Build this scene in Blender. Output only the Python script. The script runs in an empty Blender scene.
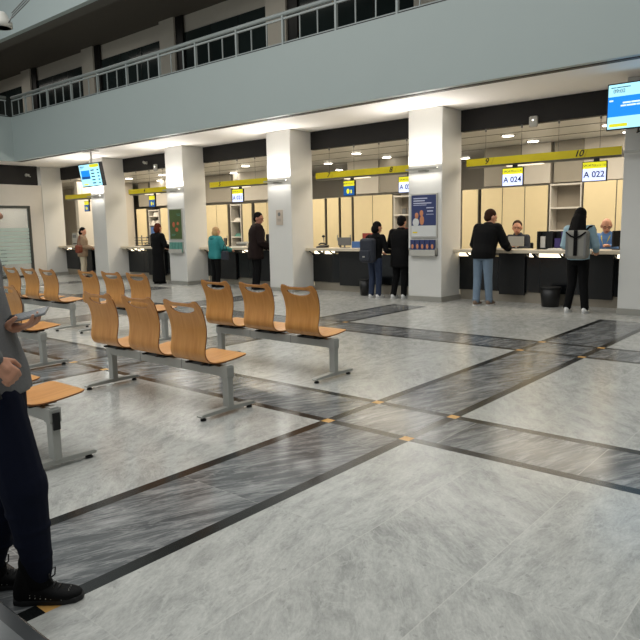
import bpy, bmesh, math, random
from mathutils import Vector, Matrix
random.seed(7)
S = 0.9                      # drawing units -> metres
scn = bpy.context.scene
COL = scn.collection
pi = math.pi
def V(*a): return Vector(a)

# ------------------------------------------------------------------ materials
def lin(c):
    return tuple(((x/255)/12.92 if x/255 <= .04045 else ((x/255+.055)/1.055)**2.4) for x in c)
M = {}
def mat(name, rgb, rough=.5, metal=0., emit=0., spec=.5, noise=0., nscale=8., bump=0., alpha=1., trans=0., coat=0.):
    m = bpy.data.materials.new(name); m.use_nodes = True
    nt = m.node_tree; b = nt.nodes['Principled BSDF']
    c = lin(rgb)
    b.inputs['Base Color'].default_value = (*c, 1)
    b.inputs['Roughness'].default_value = rough
    b.inputs['Metallic'].default_value = metal
    b.inputs['Specular IOR Level'].default_value = spec
    b.inputs['Alpha'].default_value = alpha
    b.inputs['Transmission Weight'].default_value = trans
    b.inputs['Coat Weight'].default_value = coat
    if emit:
        b.inputs['Emission Color'].default_value = (*c, 1); b.inputs['Emission Strength'].default_value = emit
    if noise or bump:
        tc = nt.nodes.new('ShaderNodeTexCoord'); n = nt.nodes.new('ShaderNodeTexNoise')
        n.inputs['Scale'].default_value = nscale; n.inputs['Detail'].default_value = 5
        nt.links.new(tc.outputs['Object'], n.inputs['Vector'])
        if noise:
            mx = nt.nodes.new('ShaderNodeMix'); mx.data_type = 'RGBA'
            mx.inputs[6].default_value = (*[x*(1-noise) for x in c], 1); mx.inputs[7].default_value = (*[min(1, x*(1+noise)) for x in c], 1)
            nt.links.new(n.outputs['Fac'], mx.inputs[0]); nt.links.new(mx.outputs[2], b.inputs['Base Color'])
        if bump:
            bp = nt.nodes.new('ShaderNodeBump'); bp.inputs['Strength'].default_value = bump; bp.inputs['Distance'].default_value = .01
            nt.links.new(n.outputs['Fac'], bp.inputs['Height']); nt.links.new(bp.outputs['Normal'], b.inputs['Normal'])
    M[name] = m; return m

mat('pillar_white', (210, 209, 204), .55, noise=.03, nscale=3)
mat('white_wall', (208, 202, 192), .6, noise=.03)
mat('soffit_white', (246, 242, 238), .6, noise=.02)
mat('gallery_paint', (160, 171, 169), .45, noise=.02, nscale=2)
mat('dark_beam', (14, 10, 9), .7, noise=.1)
mat('groove', (66, 60, 54), .6, noise=.05)
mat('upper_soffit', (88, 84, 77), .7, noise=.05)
mat('upper_wall', (206, 200, 188), .7, noise=.04)
mat('upper_dark', (38, 44, 42), .25, noise=.1)
mat('upper_glass', (40, 50, 50), .12, noise=.25, nscale=1.5)
mat('rail_paint', (150, 158, 156), .35, noise=.03)
mat('steel', (172, 172, 166), .38, metal=.25, noise=.04, nscale=20)
mat('black', (14, 14, 15), .45, noise=.1)
mat('black_gloss', (10, 12, 13), .12, noise=.1)
mat('black_rubber', (16, 16, 16), .6, noise=.1)
mat('panel_black', (13, 16, 18), .16, noise=.2, nscale=2)
mat('kick_metal', (160, 152, 138), .3, metal=.5, noise=.08)
mat('counter_top', (206, 194, 172), .3, noise=.05)
mat('cream', (228, 211, 170), .45, noise=.03)
mat('cabinet_edge', (120, 116, 106), .45, noise=.05)
mat('shelf_white', (206, 202, 194), .5, noise=.03)
mat('shelf_back', (150, 142, 130), .6, noise=.04)
mat('panel_grey', (152, 146, 134), .5, noise=.03)
mat('office_ceiling', (214, 213, 208), .28, metal=.0, noise=.06, nscale=2)
mat('yellow', (226, 208, 14), .4, noise=.04)
mat('yellow_deep', (206, 186, 12), .45, noise=.03)
mat('strip_light', (255, 240, 215), .5, emit=1.2, noise=0)
mat('down_light', (255, 246, 228), .5, emit=9)
mat('slot_light', (255, 238, 205), .5, emit=3.0)
mat('lamp_glow', (255, 248, 235), .5, emit=9)
mat('grey_plastic', (176, 174, 166), .45, noise=.03)
mat('mid_grey', (110, 110, 108), .45, noise=.05)
mat('screen_blue', (20, 130, 225), .3, emit=1.1)
mat('screen_cyan', (165, 225, 240), .3, emit=1.15)
mat('screen_white', (205, 215, 255), .3, emit=1.1)
mat('screen_yellow', (226, 220, 30), .3, emit=.8)
mat('screen_text', (20, 40, 90), .5)
mat('screen_textw', (225, 245, 255), .5, emit=1.0)
mat('screen_deep', (24, 84, 150), .4, emit=.7)
mat('poster_blue', (46, 56, 100), .35, noise=.15, nscale=6)
mat('poster_text', (190, 195, 215), .5)
mat('poster_white', (202, 204, 202), .4, noise=.03)
mat('poster_skin', (196, 130, 92), .5, noise=.15, nscale=30)
mat('poster_green', (74, 92, 52), .4, noise=.3, nscale=9)
mat('poster_teal', (92, 146, 134), .4, noise=.3, nscale=18)
mat('poster_red', (190, 100, 70), .5, noise=.2)
mat('sign_beige', (190, 176, 160), .4, noise=.05)
mat('skin', (206, 150, 122), .5, noise=.05, nscale=20)
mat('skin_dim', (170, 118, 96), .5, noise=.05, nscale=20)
mat('hair_black', (14, 12, 12), .8, spec=.15, noise=.3, nscale=40)
mat('hair_brown', (52, 32, 22), .8, spec=.15, noise=.35, nscale=40)
mat('hair_auburn', (84, 36, 20), .8, spec=.15, noise=.35, nscale=40)
mat('hair_blonde', (176, 140, 92), .5, noise=.25, nscale=40)
mat('hair_grey', (150, 146, 140), .5, noise=.2, nscale=40)
mat('cloth_black', (8, 8, 9), .9, spec=.2, noise=.2, nscale=30, bump=.15)
mat('cloth_brown', (30, 20, 18), .9, spec=.2, noise=.2, nscale=30, bump=.15)
mat('cloth_teal', (34, 124, 126), .7, noise=.12, nscale=14, bump=.2)
mat('jeans', (106, 124, 142), .85, noise=.18, nscale=12, bump=.2)
mat('jeans_dark', (30, 42, 66), .85, noise=.2, nscale=12, bump=.2)
mat('navy', (13, 18, 36), .9, spec=.2, noise=.15, nscale=25, bump=.2)
mat('grey_knit', (112, 112, 112), .9, noise=.12, nscale=90, bump=.35)
mat('light_blue_cloth', (150, 178, 190), .8, noise=.08, nscale=20, bump=.15)
mat('staff_blue', (92, 132, 186), .8, noise=.08, nscale=20, bump=.15)
mat('beige_cloth', (150, 128, 104), .85, noise=.35, nscale=22, bump=.15)
mat('cream_cloth', (196, 184, 160), .85, noise=.08, nscale=20, bump=.15)
mat('bag_grey', (132, 130, 122), .8, noise=.06, nscale=40, bump=.2)
mat('bag_dark', (40, 44, 54), .8, noise=.12, nscale=40, bump=.2)
mat('bag_brown', (122, 56, 32), .5, noise=.12, nscale=12)
mat('shoe_white', (216, 216, 214), .6, noise=.04)
mat('shoe_tan', (120, 100, 84), .7, noise=.1)
mat('shoe_black', (9, 9, 10), .8, spec=.25, noise=.2, nscale=60, bump=.3)
mat('sole_black', (26, 26, 27), .6, noise=.1)
mat('lips', (150, 70, 62), .5); mat('eye', (20, 18, 18), .2)
mat('phone_case', (150, 150, 152), .3, noise=.03)
mat('paper', (226, 222, 214), .6, noise=.03)
mat('purple', (70, 56, 120), .5, noise=.3, nscale=14)
mat('leaf_yellow', (222, 202, 30), .5, noise=.05)
mat('red_item', (150, 60, 48), .5, noise=.1)
mat('blue_item', (70, 110, 170), .5, noise=.1)
mat('frame_dark', (72, 74, 70), .4, metal=.3, noise=.05)
mat('plinth_stone', (98, 100, 100), .2, noise=.25, nscale=5)
mat('plinth_edge', (54, 56, 57), .25, noise=.15, nscale=8)
mat('glass', (225, 235, 232), .04, alpha=.16, noise=0)
mat('glass_frost', (196, 214, 206), .5, alpha=.72)
mat('skirting', (150, 148, 140), .35, noise=.08, nscale=8)
mat('amber_stone', (206, 158, 90), .25, noise=.12, nscale=30)
mat('band_black', (24, 26, 26), .2, noise=.12, nscale=10)
mat('backdrop', (70, 78, 82), .8, noise=.05)

def marble(name, base, light, dark, veinscale, slab, rough, vein_amt, stretch, rot=.6, rr=1.1):
    m = bpy.data.materials.new(name); m.use_nodes = True; nt = m.node_tree; N = nt.nodes; L = nt.links
    b = N['Principled BSDF']
    tc = N.new('ShaderNodeTexCoord')
    sep = N.new('ShaderNodeSeparateXYZ'); L.new(tc.outputs['Object'], sep.inputs[0])
    def math_(op, a, bb=None, c=None):
        n = N.new('ShaderNodeMath'); n.operation = op
        for i, x in enumerate((a, bb, c)):
            if x is None: continue
            if isinstance(x, (int, float)): n.inputs[i].default_value = x
            else: L.new(x, n.inputs[i])
        return n.outputs[0]
    sx, sy, ox, oy = slab
    ux = math_('DIVIDE', math_('SUBTRACT', sep.outputs[0], ox), sx); uy = math_('DIVIDE', math_('SUBTRACT', sep.outputs[1], oy), sy)
    fx = math_('FLOOR', ux); fy = math_('FLOOR', uy)
    wn = N.new('ShaderNodeTexWhiteNoise'); wn.noise_dimensions = '2D'
    cx = N.new('ShaderNodeCombineXYZ'); L.new(fx, cx.inputs[0]); L.new(fy, cx.inputs[1]); L.new(cx.outputs[0], wn.inputs['Vector'])
    sc = N.new('ShaderNodeVectorMath'); sc.operation = 'SCALE'; sc.inputs['Scale'].default_value = 23.; L.new(wn.outputs['Color'], sc.inputs[0])
    ad = N.new('ShaderNodeVectorMath'); ad.operation = 'ADD'; L.new(tc.outputs['Object'], ad.inputs[0]); L.new(sc.outputs[0], ad.inputs[1])
    # each slab has its own vein direction
    vr = N.new('ShaderNodeVectorRotate'); vr.rotation_type = 'Z_AXIS'; L.new(ad.outputs[0], vr.inputs['Vector'])
    L.new(math_('ADD', math_('MULTIPLY', wn.outputs['Value'], rr), rot), vr.inputs['Angle'])
    mp = N.new('ShaderNodeMapping'); mp.inputs['Scale'].default_value = (1, stretch, 1); L.new(vr.outputs[0], mp.inputs['Vector'])
    n1 = N.new('ShaderNodeTexNoise'); n1.inputs['Scale'].default_value = veinscale; n1.inputs['Detail'].default_value = 14; n1.inputs['Roughness'].default_value = .74; n1.inputs['Distortion'].default_value = .35
    L.new(mp.outputs[0], n1.inputs['Vector'])
    r1 = N.new('ShaderNodeValToRGB'); e = r1.color_ramp.elements
    e[0].position = .30; e[0].color = (*lin(dark), 1); e[1].position = .72; e[1].color = (*lin(light), 1)
    k = e.new(.5); k.color = (*lin(base), 1)
    L.new(n1.outputs['Fac'], r1.inputs[0])
    # thin veins: where a second noise crosses its middle value
    n2 = N.new('ShaderNodeTexNoise'); n2.inputs['Scale'].default_value = veinscale*.9; n2.inputs['Detail'].default_value = 10; n2.inputs['Roughness'].default_value = .6; n2.inputs['Distortion'].default_value = .7
    L.new(mp.outputs[0], n2.inputs['Vector'])
    d = math_('ABSOLUTE', math_('SUBTRACT', n2.outputs['Fac'], .5))
    vmask = math_('MULTIPLY', math_('SUBTRACT', 1., math_('MINIMUM', math_('MULTIPLY', d, 34.), 1.)), vein_amt)
    mx = N.new('ShaderNodeMix'); mx.data_type = 'RGBA'; L.new(vmask, mx.inputs[0]); L.new(r1.outputs[0], mx.inputs[6]); mx.inputs[7].default_value = (*lin(light if stretch > 2 else dark), 1)
    n4 = N.new('ShaderNodeTexNoise'); n4.inputs['Scale'].default_value = 38; n4.inputs['Detail'].default_value = 4; n4.inputs['Roughness'].default_value = .7; L.new(mp.outputs[0], n4.inputs['Vector'])
    n5 = N.new('ShaderNodeTexNoise'); n5.inputs['Scale'].default_value = 22; n5.inputs['Detail'].default_value = 2; L.new(ad.outputs[0], n5.inputs['Vector'])
    speck = math_('MULTIPLY', math_('GREATER_THAN', n5.outputs['Fac'], .70), -.16 if stretch < 3 else 0.)
    # per-slab tone
    tone = math_('ADD', math_('ADD', math_('MULTIPLY', wn.outputs['Value'], .06), .68), math_('ADD', math_('MULTIPLY', n4.outputs['Fac'], .55), speck))
    hs = N.new('ShaderNodeHueSaturation'); L.new(tone, hs.inputs['Value']); L.new(mx.outputs[2], hs.inputs['Color'])
    # seams
    def seam(u, s):
        f = math_('FRACT', u); q = math_('MINIMUM', f, math_('SUBTRACT', 1., f)); return math_('LESS_THAN', math_('MULTIPLY', q, s), .0024)
    sm = math_('MAXIMUM', seam(ux, sx), math_('MULTIPLY', seam(uy, sy), .5))
    mx2 = N.new('ShaderNodeMix'); mx2.data_type = 'RGBA'; L.new(math_('MULTIPLY', sm, .5), mx2.inputs[0]); L.new(hs.outputs[0], mx2.inputs[6]); mx2.inputs[7].default_value = (*lin((205, 203, 196)), 1)
    L.new(mx2.outputs[2], b.inputs['Base Color'])
    n3 = N.new('ShaderNodeTexNoise'); n3.inputs['Scale'].default_value = 3; n3.inputs['Detail'].default_value = 6; L.new(tc.outputs['Object'], n3.inputs['Vector'])
    L.new(math_('ADD', math_('MULTIPLY', n3.outputs['Fac'], .06), rough-.03), b.inputs['Roughness'])
    b.inputs['Specular IOR Level'].default_value = .5
    M[name] = m
marble('marble_light', (176, 176, 171), (200, 200, 194), (146, 147, 143), 4.0, (.65*S, 1.3*S, -.68*S, 0), .20, .42, 2.4)
marble('marble_band', (100, 102, 103), (176, 176, 174), (64, 66, 68), 1.9, (1.05*S, 1.2*S, -.3, .15), .18, .4, 6.5, 1.7, .45)

def wood_mat():
    m = bpy.data.materials.new('beech_ply'); m.use_nodes = True; nt = m.node_tree; N = nt.nodes; L = nt.links; b = N['Principled BSDF']
    tc = N.new('ShaderNodeTexCoord'); mp = N.new('ShaderNodeMapping'); mp.inputs['Scale'].default_value = (16, 1.6, 1.6); L.new(tc.outputs['Object'], mp.inputs[0])
    n = N.new('ShaderNodeTexNoise'); n.inputs['Scale'].default_value = 1.6; n.inputs['Detail'].default_value = 6; n.inputs['Distortion'].default_value = .6; L.new(mp.outputs[0], n.inputs['Vector'])
    r = N.new('ShaderNodeValToRGB'); e = r.color_ramp.elements; e[0].position = .3; e[0].color = (*lin((196, 132, 62)), 1); e[1].position = .7; e[1].color = (*lin((217, 156, 84)), 1)
    L.new(n.outputs['Fac'], r.inputs[0]); L.new(r.outputs[0], b.inputs['Base Color']); b.inputs['Roughness'].default_value = .32
    M['wood'] = m
wood_mat()
mat('wood_edge', (120, 72, 38), .5, noise=.1)

# ------------------------------------------------------------------ mesh builder
class MB:
    def __init__(s): s.v = []; s.f = []; s.m = []; s.sm = []
    def add(s, vs, fs, mi=0, smooth=False):
        o = len(s.v); s.v += [tuple(v) for v in vs]
        for f in fs: s.f.append([i+o for i in f]); s.m.append(mi); s.sm.append(smooth)
        return s
    def box(s, x0, x1, y0, y1, z0, z1, mi=0, mtx=None):
        vs = [V(x, y, z) for z in (z0, z1) for y in (y0, y1) for x in (x0, x1)]
        if mtx: vs = [mtx @ v for v in vs]
        return s.add(vs, [(0, 2, 3, 1), (4, 5, 7, 6), (0, 1, 5, 4), (2, 6, 7, 3), (0, 4, 6, 2), (1, 3, 7, 5)], mi)
    def cyl(s, p0, p1, r0, r1=None, n=16, mi=0, smooth=True, cap=True):
        r1 = r0 if r1 is None else r1
        p0 = Vector(p0); p1 = Vector(p1); d = (p1-p0).normalized(); a = d.orthogonal().normalized(); b = d.cross(a)
        vs = []
        for p, r in ((p0, r0), (p1, r1)):
            for i in range(n): t = 2*pi*i/n; vs.append(p+(a*math.cos(t)+b*math.sin(t))*r)
        s.add(vs, [(i, (i+1) % n, n+(i+1) % n, n+i) for i in range(n)], mi, smooth)
        if cap: s.add(vs[:n], [tuple(range(n))[::-1]], mi); s.add(vs[n:], [tuple(range(n))], mi)
        return s
    def tube(s, pts, r, n=8, mi=0):
        pts = [Vector(p) for p in pts]; rings = []; a = None
        for i, p in enumerate(pts):
            d = (pts[min(i+1, len(pts)-1)]-pts[max(i-1, 0)]).normalized()
            a = d.orthogonal().normalized() if a is None else (a-d*a.dot(d)).normalized()
            b = d.cross(a); rings.append([p+(a*math.cos(2*pi*k/n)+b*math.sin(2*pi*k/n))*r for k in range(n)])
        vs = sum(rings, []); fs = []
        for i in range(len(pts)-1):
            for k in range(n): fs.append((i*n+k, i*n+(k+1) % n, (i+1)*n+(k+1) % n, (i+1)*n+k))
        fs.append(tuple(range(n))[::-1]); fs.append(tuple((len(pts)-1)*n+k for k in range(n)))
        return s.add(vs, fs, mi, True)
    def prism(s, poly, axis, a0, a1, mi=0):      # poly in the two other axes (order x,y,z without axis)
        def mk(p, a):
            q = list(p); q.insert(axis, a); return Vector(q)
        n = len(poly); vs = [mk(p, a0) for p in poly]+[mk(p, a1) for p in poly]
        fs = [tuple(range(n)), tuple(range(n, 2*n))[::-1]]+[(i, n+i, n+(i+1) % n, (i+1) % n) for i in range(n)]
        return s.add(vs, fs, mi)
    def lathe(s, prof, c=(0, 0, 0), n=20, mi=0):
        vs = []; c = Vector(c)
        for r, z in prof:
            for k in range(n): t = 2*pi*k/n; vs.append(c+V(r*math.cos(t), r*math.sin(t), z))
        fs = [(i*n+k, i*n+(k+1) % n, (i+1)*n+(k+1) % n, (i+1)*n+k) for i in range(len(prof)-1) for k in range(n)]
        fs += [tuple(range(n))[::-1], tuple((len(prof)-1)*n+k for k in range(n))]
        return s.add(vs, fs, mi, True)
    def ell(s, c, r, mtx=None, n=16, m=10, mi=0):
        c = Vector(c); vs = [c+V(0, 0, -r[2])] ; loc = [V(0, 0, -r[2])]
        for j in range(1, m):
            ph = -pi/2+pi*j/m
            for k in range(n): t = 2*pi*k/n; loc.append(V(r[0]*math.cos(ph)*math.cos(t), r[1]*math.cos(ph)*math.sin(t), r[2]*math.sin(ph)))
        loc.append(V(0, 0, r[2]))
        vs = [c+(mtx @ l if mtx else l) for l in loc]; fs = []
        for k in range(n): fs.append((0, 1+(k+1) % n, 1+k)); fs.append((len(vs)-1, len(vs)-1-n+k, len(vs)-1-n+(k+1) % n))
        for j in range(m-2):
            for k in range(n): fs.append((1+j*n+k, 1+j*n+(k+1) % n, 1+(j+1)*n+(k+1) % n, 1+(j+1)*n+k))
        return s.add(vs, fs, mi, True)
    def limb(s, p0, p1, r0, r1, n=12, mi=0):      # tapered capsule
        p0 = Vector(p0); p1 = Vector(p1); d = (p1-p0).normalized(); a = d.orthogonal().normalized(); b = d.cross(a)
        prof = [(-r0*math.sin(t), r0*math.cos(t), 0) for t in (1.45, 1.0, .5)]+[(0, r0, 0), (0, r1, 1)]+[(r1*math.sin(t), r1*math.cos(t), 1) for t in (.5, 1.0, 1.45)]
        vs = []
        for off, r, e in prof:
            c = (p1 if e else p0)+d*off
            for k in range(n): t = 2*pi*k/n; vs.append(c+(a*math.cos(t)+b*math.sin(t))*r)
        fs = [(i*n+k, i*n+(k+1) % n, (i+1)*n+(k+1) % n, (i+1)*n+k) for i in range(len(prof)-1) for k in range(n)]
        fs += [tuple(range(n))[::-1], tuple((len(prof)-1)*n+k for k in range(n))]
        return s.add(vs, fs, mi, True)
    def loft(s, rings, n=20, mi=0):               # rings: (centre, rx, ry[, xdir])
        vs = []
        cs = [Vector(r[0]) for r in rings]
        for i, r in enumerate(rings):
            c = cs[i]; up = (cs[min(i+1, len(cs)-1)]-cs[max(i-1, 0)]).normalized()
            x = Vector(r[3]) if len(r) > 3 else V(1, 0, 0); x = (x-up*x.dot(up)).normalized(); y = up.cross(x)
            for k in range(n):
                t = 2*pi*k/n; ct, st = math.cos(t), math.sin(t)
                vs.append(c+x*(r[1]*math.copysign(abs(ct)**.85, ct))+y*(r[2]*math.copysign(abs(st)**.85, st)))
        fs = [(i*n+k, i*n+(k+1) % n, (i+1)*n+(k+1) % n, (i+1)*n+k) for i in range(len(rings)-1) for k in range(n)]
        fs += [tuple(range(n))[::-1], tuple((len(rings)-1)*n+k for k in range(n))]
        return s.add(vs, fs, mi, True)
    def build(s, name, mats, parent=None, loc=(0, 0, 0), rotz=0, bevel=0, solid=0, sub=0, remesh=0, smooth_it=4, puff=0):
        me = bpy.data.meshes.new(name); me.from_pydata([(v[0]*S, v[1]*S, v[2]*S) for v in s.v], [], s.f)
        if isinstance(mats, str): mats = [mats]
        for m in mats: me.materials.append(M[m])
        for i, p in enumerate(me.polygons): p.material_index = s.m[i]; p.use_smooth = s.sm[i]
        me.update()
        o = bpy.data.objects.new(name, me); COL.objects.link(o)
        o.location = (loc[0]*S, loc[1]*S, loc[2]*S); o.rotation_euler[2] = rotz
        if parent: o.parent = parent
        if remesh:
            r = o.modifiers.new('r', 'REMESH'); r.mode = 'VOXEL'; r.voxel_size = remesh*S; r.use_smooth_shade = True
            q = o.modifiers.new('q', 'SMOOTH'); q.factor = .5; q.iterations = smooth_it
            if puff: q = o.modifiers.new('d', 'DISPLACE'); q.strength = puff*S; q.mid_level = 0
        if solid:
            q = o.modifiers.new('s', 'SOLIDIFY'); q.thickness = solid*S; q.offset = 0
            if len(mats) > 1: q.material_offset_rim = 1
        if bevel:
            q = o.modifiers.new('b', 'BEVEL'); q.width = bevel*S; q.segments = 2; q.limit_method = 'ANGLE'
        if sub:
            q = o.modifiers.new('u', 'SUBSURF'); q.levels = sub; q.render_levels = sub
        return o
def empty(name, loc=(0, 0, 0), rotz=0):
    o = bpy.data.objects.new(name, None); COL.objects.link(o); o.location = (loc[0]*S, loc[1]*S, loc[2]*S); o.rotation_euler[2] = rotz; o.empty_display_size = .1
    return o
def tag(o, label, cat, group=None):
    o['label'] = label; o['category'] = cat
    if group: o['group'] = group
    return o
def struct(o): o['kind'] = 'structure'; return o
def thing(name, loc, label, cat, group=None, rotz=0): return tag(empty(name, loc, rotz), label, cat, group)
def text_mesh(txt, size, name, material, parent, loc, rot=(pi/2, 0, 0), align='CENTER', extrude=.001, shear=0, bold=0):
    c = bpy.data.curves.new('t', 'FONT'); c.body = txt; c.size = size*S; c.align_x = align; c.align_y = 'CENTER'; c.extrude = extrude; c.shear = shear; c.offset = bold
    t = bpy.data.objects.new('t', c); COL.objects.link(t); bpy.context.view_layer.update()
    me = bpy.data.meshes.new_from_object(t.evaluated_get(bpy.context.evaluated_depsgraph_get()))
    bpy.data.objects.remove(t); bpy.data.curves.remove(c)
    me.materials.clear(); me.materials.append(M[material])
    o = bpy.data.objects.new(name, me); COL.objects.link(o); o.location = [x*S for x in loc]; o.rotation_euler = rot; o.parent = parent
    return o

# ------------------------------------------------------------------ camera
H = 1.63; YAW, PITCH, ROLL, F = -0.708243036, 0.141314789, 0.0187979324, 653.330923
f = V(math.sin(YAW)*math.cos(PITCH), math.cos(YAW)*math.cos(PITCH), -math.sin(PITCH)); r = V(math.cos(YAW), -math.sin(YAW), 0); d = f.cross(r)
r2 = r*math.cos(ROLL)+d*math.sin(ROLL); d2 = d*math.cos(ROLL)-r*math.sin(ROLL)
cam = bpy.data.cameras.new('camera'); co = bpy.data.objects.new('camera', cam); COL.objects.link(co)
mw = Matrix((r2, -d2, -f)).transposed().to_4x4(); mw.translation = V(0, 0, H*S); co.matrix_world = mw
cam.sensor_width = 36; cam.lens = F/640*36; cam.clip_start = .05; cam.clip_end = 200
scn.camera = co

# ------------------------------------------------------------------ floor with inlaid bands
HW = .045
xl = [-24.6, -23.85, -20.3, -19.5, -15.95, -15.2, -11.8, -11.05, -7.64, -6.92, -3.46, -2.67, .75, 1.5]     # lines running in depth
yl = [.5, 1.25, 4.12, 4.85, 8.02, 8.75]                                                                  # lines running along the row
X0, X1, Y0, Y1 = -31, 6, -6, 19.5
xs = sorted({X0, X1}|{a+s*HW for a in xl for s in (-1, 1)}); ys = sorted({Y0, Y1, 11.35}|{a+s*HW for a in yl for s in (-1, 1)})
def nearv(v, L): return any(abs(v-a) < HW for a in L)
def inb(v, L): return any(L[i] < v < L[i+1] for i in range(0, len(L), 2))
mb = MB()
for i in range(len(xs)-1):
    for j in range(len(ys)-1):
        x = (xs[i]+xs[i+1])/2; y = (ys[j]+ys[j+1])/2
        depth_ok = y < 11.35 and (y > 1.25-HW or x < -2.6)
        lx = nearv(x, xl) and depth_ok; bx = inb(x, xl) and depth_ok
        row_ok = y > 2 or x < -2.67+HW
        ly = nearv(y, yl) and row_ok; by = inb(y, yl) and row_ok
        if lx and ly: mi = 3
        elif lx or ly: mi = 2
        elif bx or by: mi = 1
        else: mi = 0
        mb.add([(xs[i], ys[j], 0), (xs[i+1], ys[j], 0), (xs[i+1], ys[j+1], 0), (xs[i], ys[j+1], 0)], [(0, 1, 2, 3)], mi)
struct(mb.build('floor', ['marble_light', 'marble_band', 'band_black', 'amber_stone']))

# ------------------------------------------------------------------ shell
ZS = 4.03; ZF = 3.97; YF = 10.3; XL = -21.95; YP0, YP1 = 12.15, 12.97
struct(MB().box(-31, 6, YF+.02, 19.5, ZS+.005, ZS+.1).box(XL-9, XL-.02, -6, YF+.02, ZS+.005, ZS+.1).build('ceiling', 'soffit_white'))
struct(MB().box(XL-.13, 6, YF, YF+.12, ZF-.005, 5.37).build('wall_gallery', 'gallery_paint'))
struct(MB().box(XL-.13, XL, -6, YF, ZF-.005, 5.37).build('wall_gallery_left', 'gallery_paint'))
struct(MB().box(XL-.3, 6, YF+.34, YF+.46, ZS-.03, ZS+.004).box(XL-.46, XL-.34, -6, YF+.46, ZS-.03, ZS+.004).build('trim_1', 'groove'))
struct(MB().box(XL-9, 6, YF+.12, 12.6, 5.2, 5.33).build('floor_gallery', 'upper_wall'))
# upper storey
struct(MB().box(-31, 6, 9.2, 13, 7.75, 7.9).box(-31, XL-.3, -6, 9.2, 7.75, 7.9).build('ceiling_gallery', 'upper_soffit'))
struct(MB().box(XL-9, 6, 9.1, 9.25, 7.12, 9.6).build('wall_upper', 'gallery_paint'))
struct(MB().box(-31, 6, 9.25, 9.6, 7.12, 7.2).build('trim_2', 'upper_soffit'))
struct(MB().box(-31, 6, 12.7, 12.8, 5.3, 7.76).build('wall_gallery_back', 'upper_wall'))
struct(MB().box(-31, -30.9, -6, 12.7, 5.3, 7.76).build('wall_gallery_end', 'upper_wall'))
PX = [-24.75, -20.55, -16.35, -12.1, -7.83, -3.47]
UX = [-25.65, -21.24, -16.84, -12.38, -7.95, -3.5]
for i in range(len(UX)+1):
    a = -30.8 if i == 0 else UX[i-1]+1.03
    b = UX[i] if i < len(UX) else 1
    w = MB().box(a, b, 12.66, 12.698, 5.32, 7.27).build('window_%d' % (i+2), 'upper_glass'); struct(w)
    fr = MB()
    for k in (0, 1, 2, 3): x = a+.03+(b-a-.06)*k/3; fr.box(x-.015, x+.015, 12.65, 12.66, 5.32, 7.27)
    fr.build('window_frame', 'upper_dark', w)
for i, x in enumerate(UX):
    struct(MB().box(x, x+.70, 12.54, 12.66, 5.33, 7.75).build('trim_%d' % (i+3), 'upper_wall'))
    struct(MB().box(x+.702, x+1.03, 12.6, 12.66, 5.33, 7.75).box(x-.06, x-.002, 12.6, 12.66, 5.33, 7.75).build('trim_%d' % (i+20), 'black'))

# gallery balustrade: posts, rails, glass
def balustrade(p0, p1, label, step=.47, first_main=0):
    p0 = Vector(p0); p1 = Vector(p1); L = (p1-p0).length; d = (p1-p0)/L; ang = math.atan2(d.y, d.x)
    t = thing('gallery_railing', p0, label, 'railing', None, ang)
    MB().tube([(0, 0, .61), (L, 0, .61)], .045, 12).build('top_rail', 'rail_paint', t)
    MB().box(0, L, -.02, .02, .50, .535).build('middle_rail', 'rail_paint', t)
    MB().box(0, L, -.02, .02, .035, .055).build('bottom_rail', 'rail_paint', t); MB().box(0, L, -.015, .015, .0, .034).build('rail_shadow', 'black', t)  # black strip paints the shadow in the gap under the bottom rail
    n = int(L/step); main_x = []
    for k in range(n+1):
        x = k*step
        if (k+first_main) % 3 == 0:
            main_x.append(x); MB().box(x-.022, x+.022, -.03, .03, 0, .6).build('post', 'rail_paint', t)
        else: MB().box(x-.01, x+.01, -.012, .012, .05, .5).build('baluster', 'rail_paint', t)
balustrade((XL, YF+.06, 5.37), (1.5, YF+.06, 5.37), 'grey metal gallery railing running along the upper floor above the pillars', first_main=1)
balustrade((XL-.06, -3, 5.37), (XL-.06, YF-.1, 5.37), 'short return of the gallery railing at the far left corner')

# hall enclosure beyond the picture: pale walls that bounce the light
struct(MB().box(-31.2, -31, -6, 19.5, 0, 9.6).build('wall_left', 'white_wall'))
struct(MB().box(6, 6.2, -6, 19.5, 0, 9.6).build('wall_right', 'backdrop'))
struct(MB().box(-31, 6, 19.5, 19.7, 0, 4).build('wall_back', 'white_wall'))

# office ceiling (behind the beams) and bulkheads
CZ = 3.585
mb = MB().box(-31, 6, 13.08, 19.5, CZ+.003, CZ+.06)
struct(mb.build('ceiling_office', 'office_ceiling'))
mb = MB()
for k in range(3): y = 13.9+k*1.2; mb.box(-31, 6, y, y+.012, CZ-.004, CZ+.003)
struct(mb.build('trim_30', 'groove'))
for i in range(-1, len(PX)):
    a = -31 if i < 0 else PX[i]+.82
    b = PX[i+1] if i+1 < len(PX) else 6
    struct(MB().box(a, b, 12.93, 13.08, CZ, ZS).build('trim_%d' % (i+41), 'dark_beam'))

# ------------------------------------------------------------------ pillars
plabels = ['plain white corner pillar at the far left where the glazed office begins',
           'white square pillar behind the hanging queue display, with a lit uplight',
           'white square pillar carrying the green poster, uplight glowing above it',
           'white square pillar with one small beige notice on its face',
           'white square pillar carrying the blue framed poster, uplight glowing above',
           'white square pillar at the right edge of the photo behind the big blue screen']
for x, l in zip(PX, plabels):
    t = thing('pillar', (x, YP0, 0), l, 'pillar', None)
    MB().box(0, .82, 0, .82, .1, ZS).build('shaft', 'pillar_white', t, bevel=.012)
    MB().box(-.015, .835, -.015, .835, 0, .1).build('skirting', 'skirting', t, bevel=.004)
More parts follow.
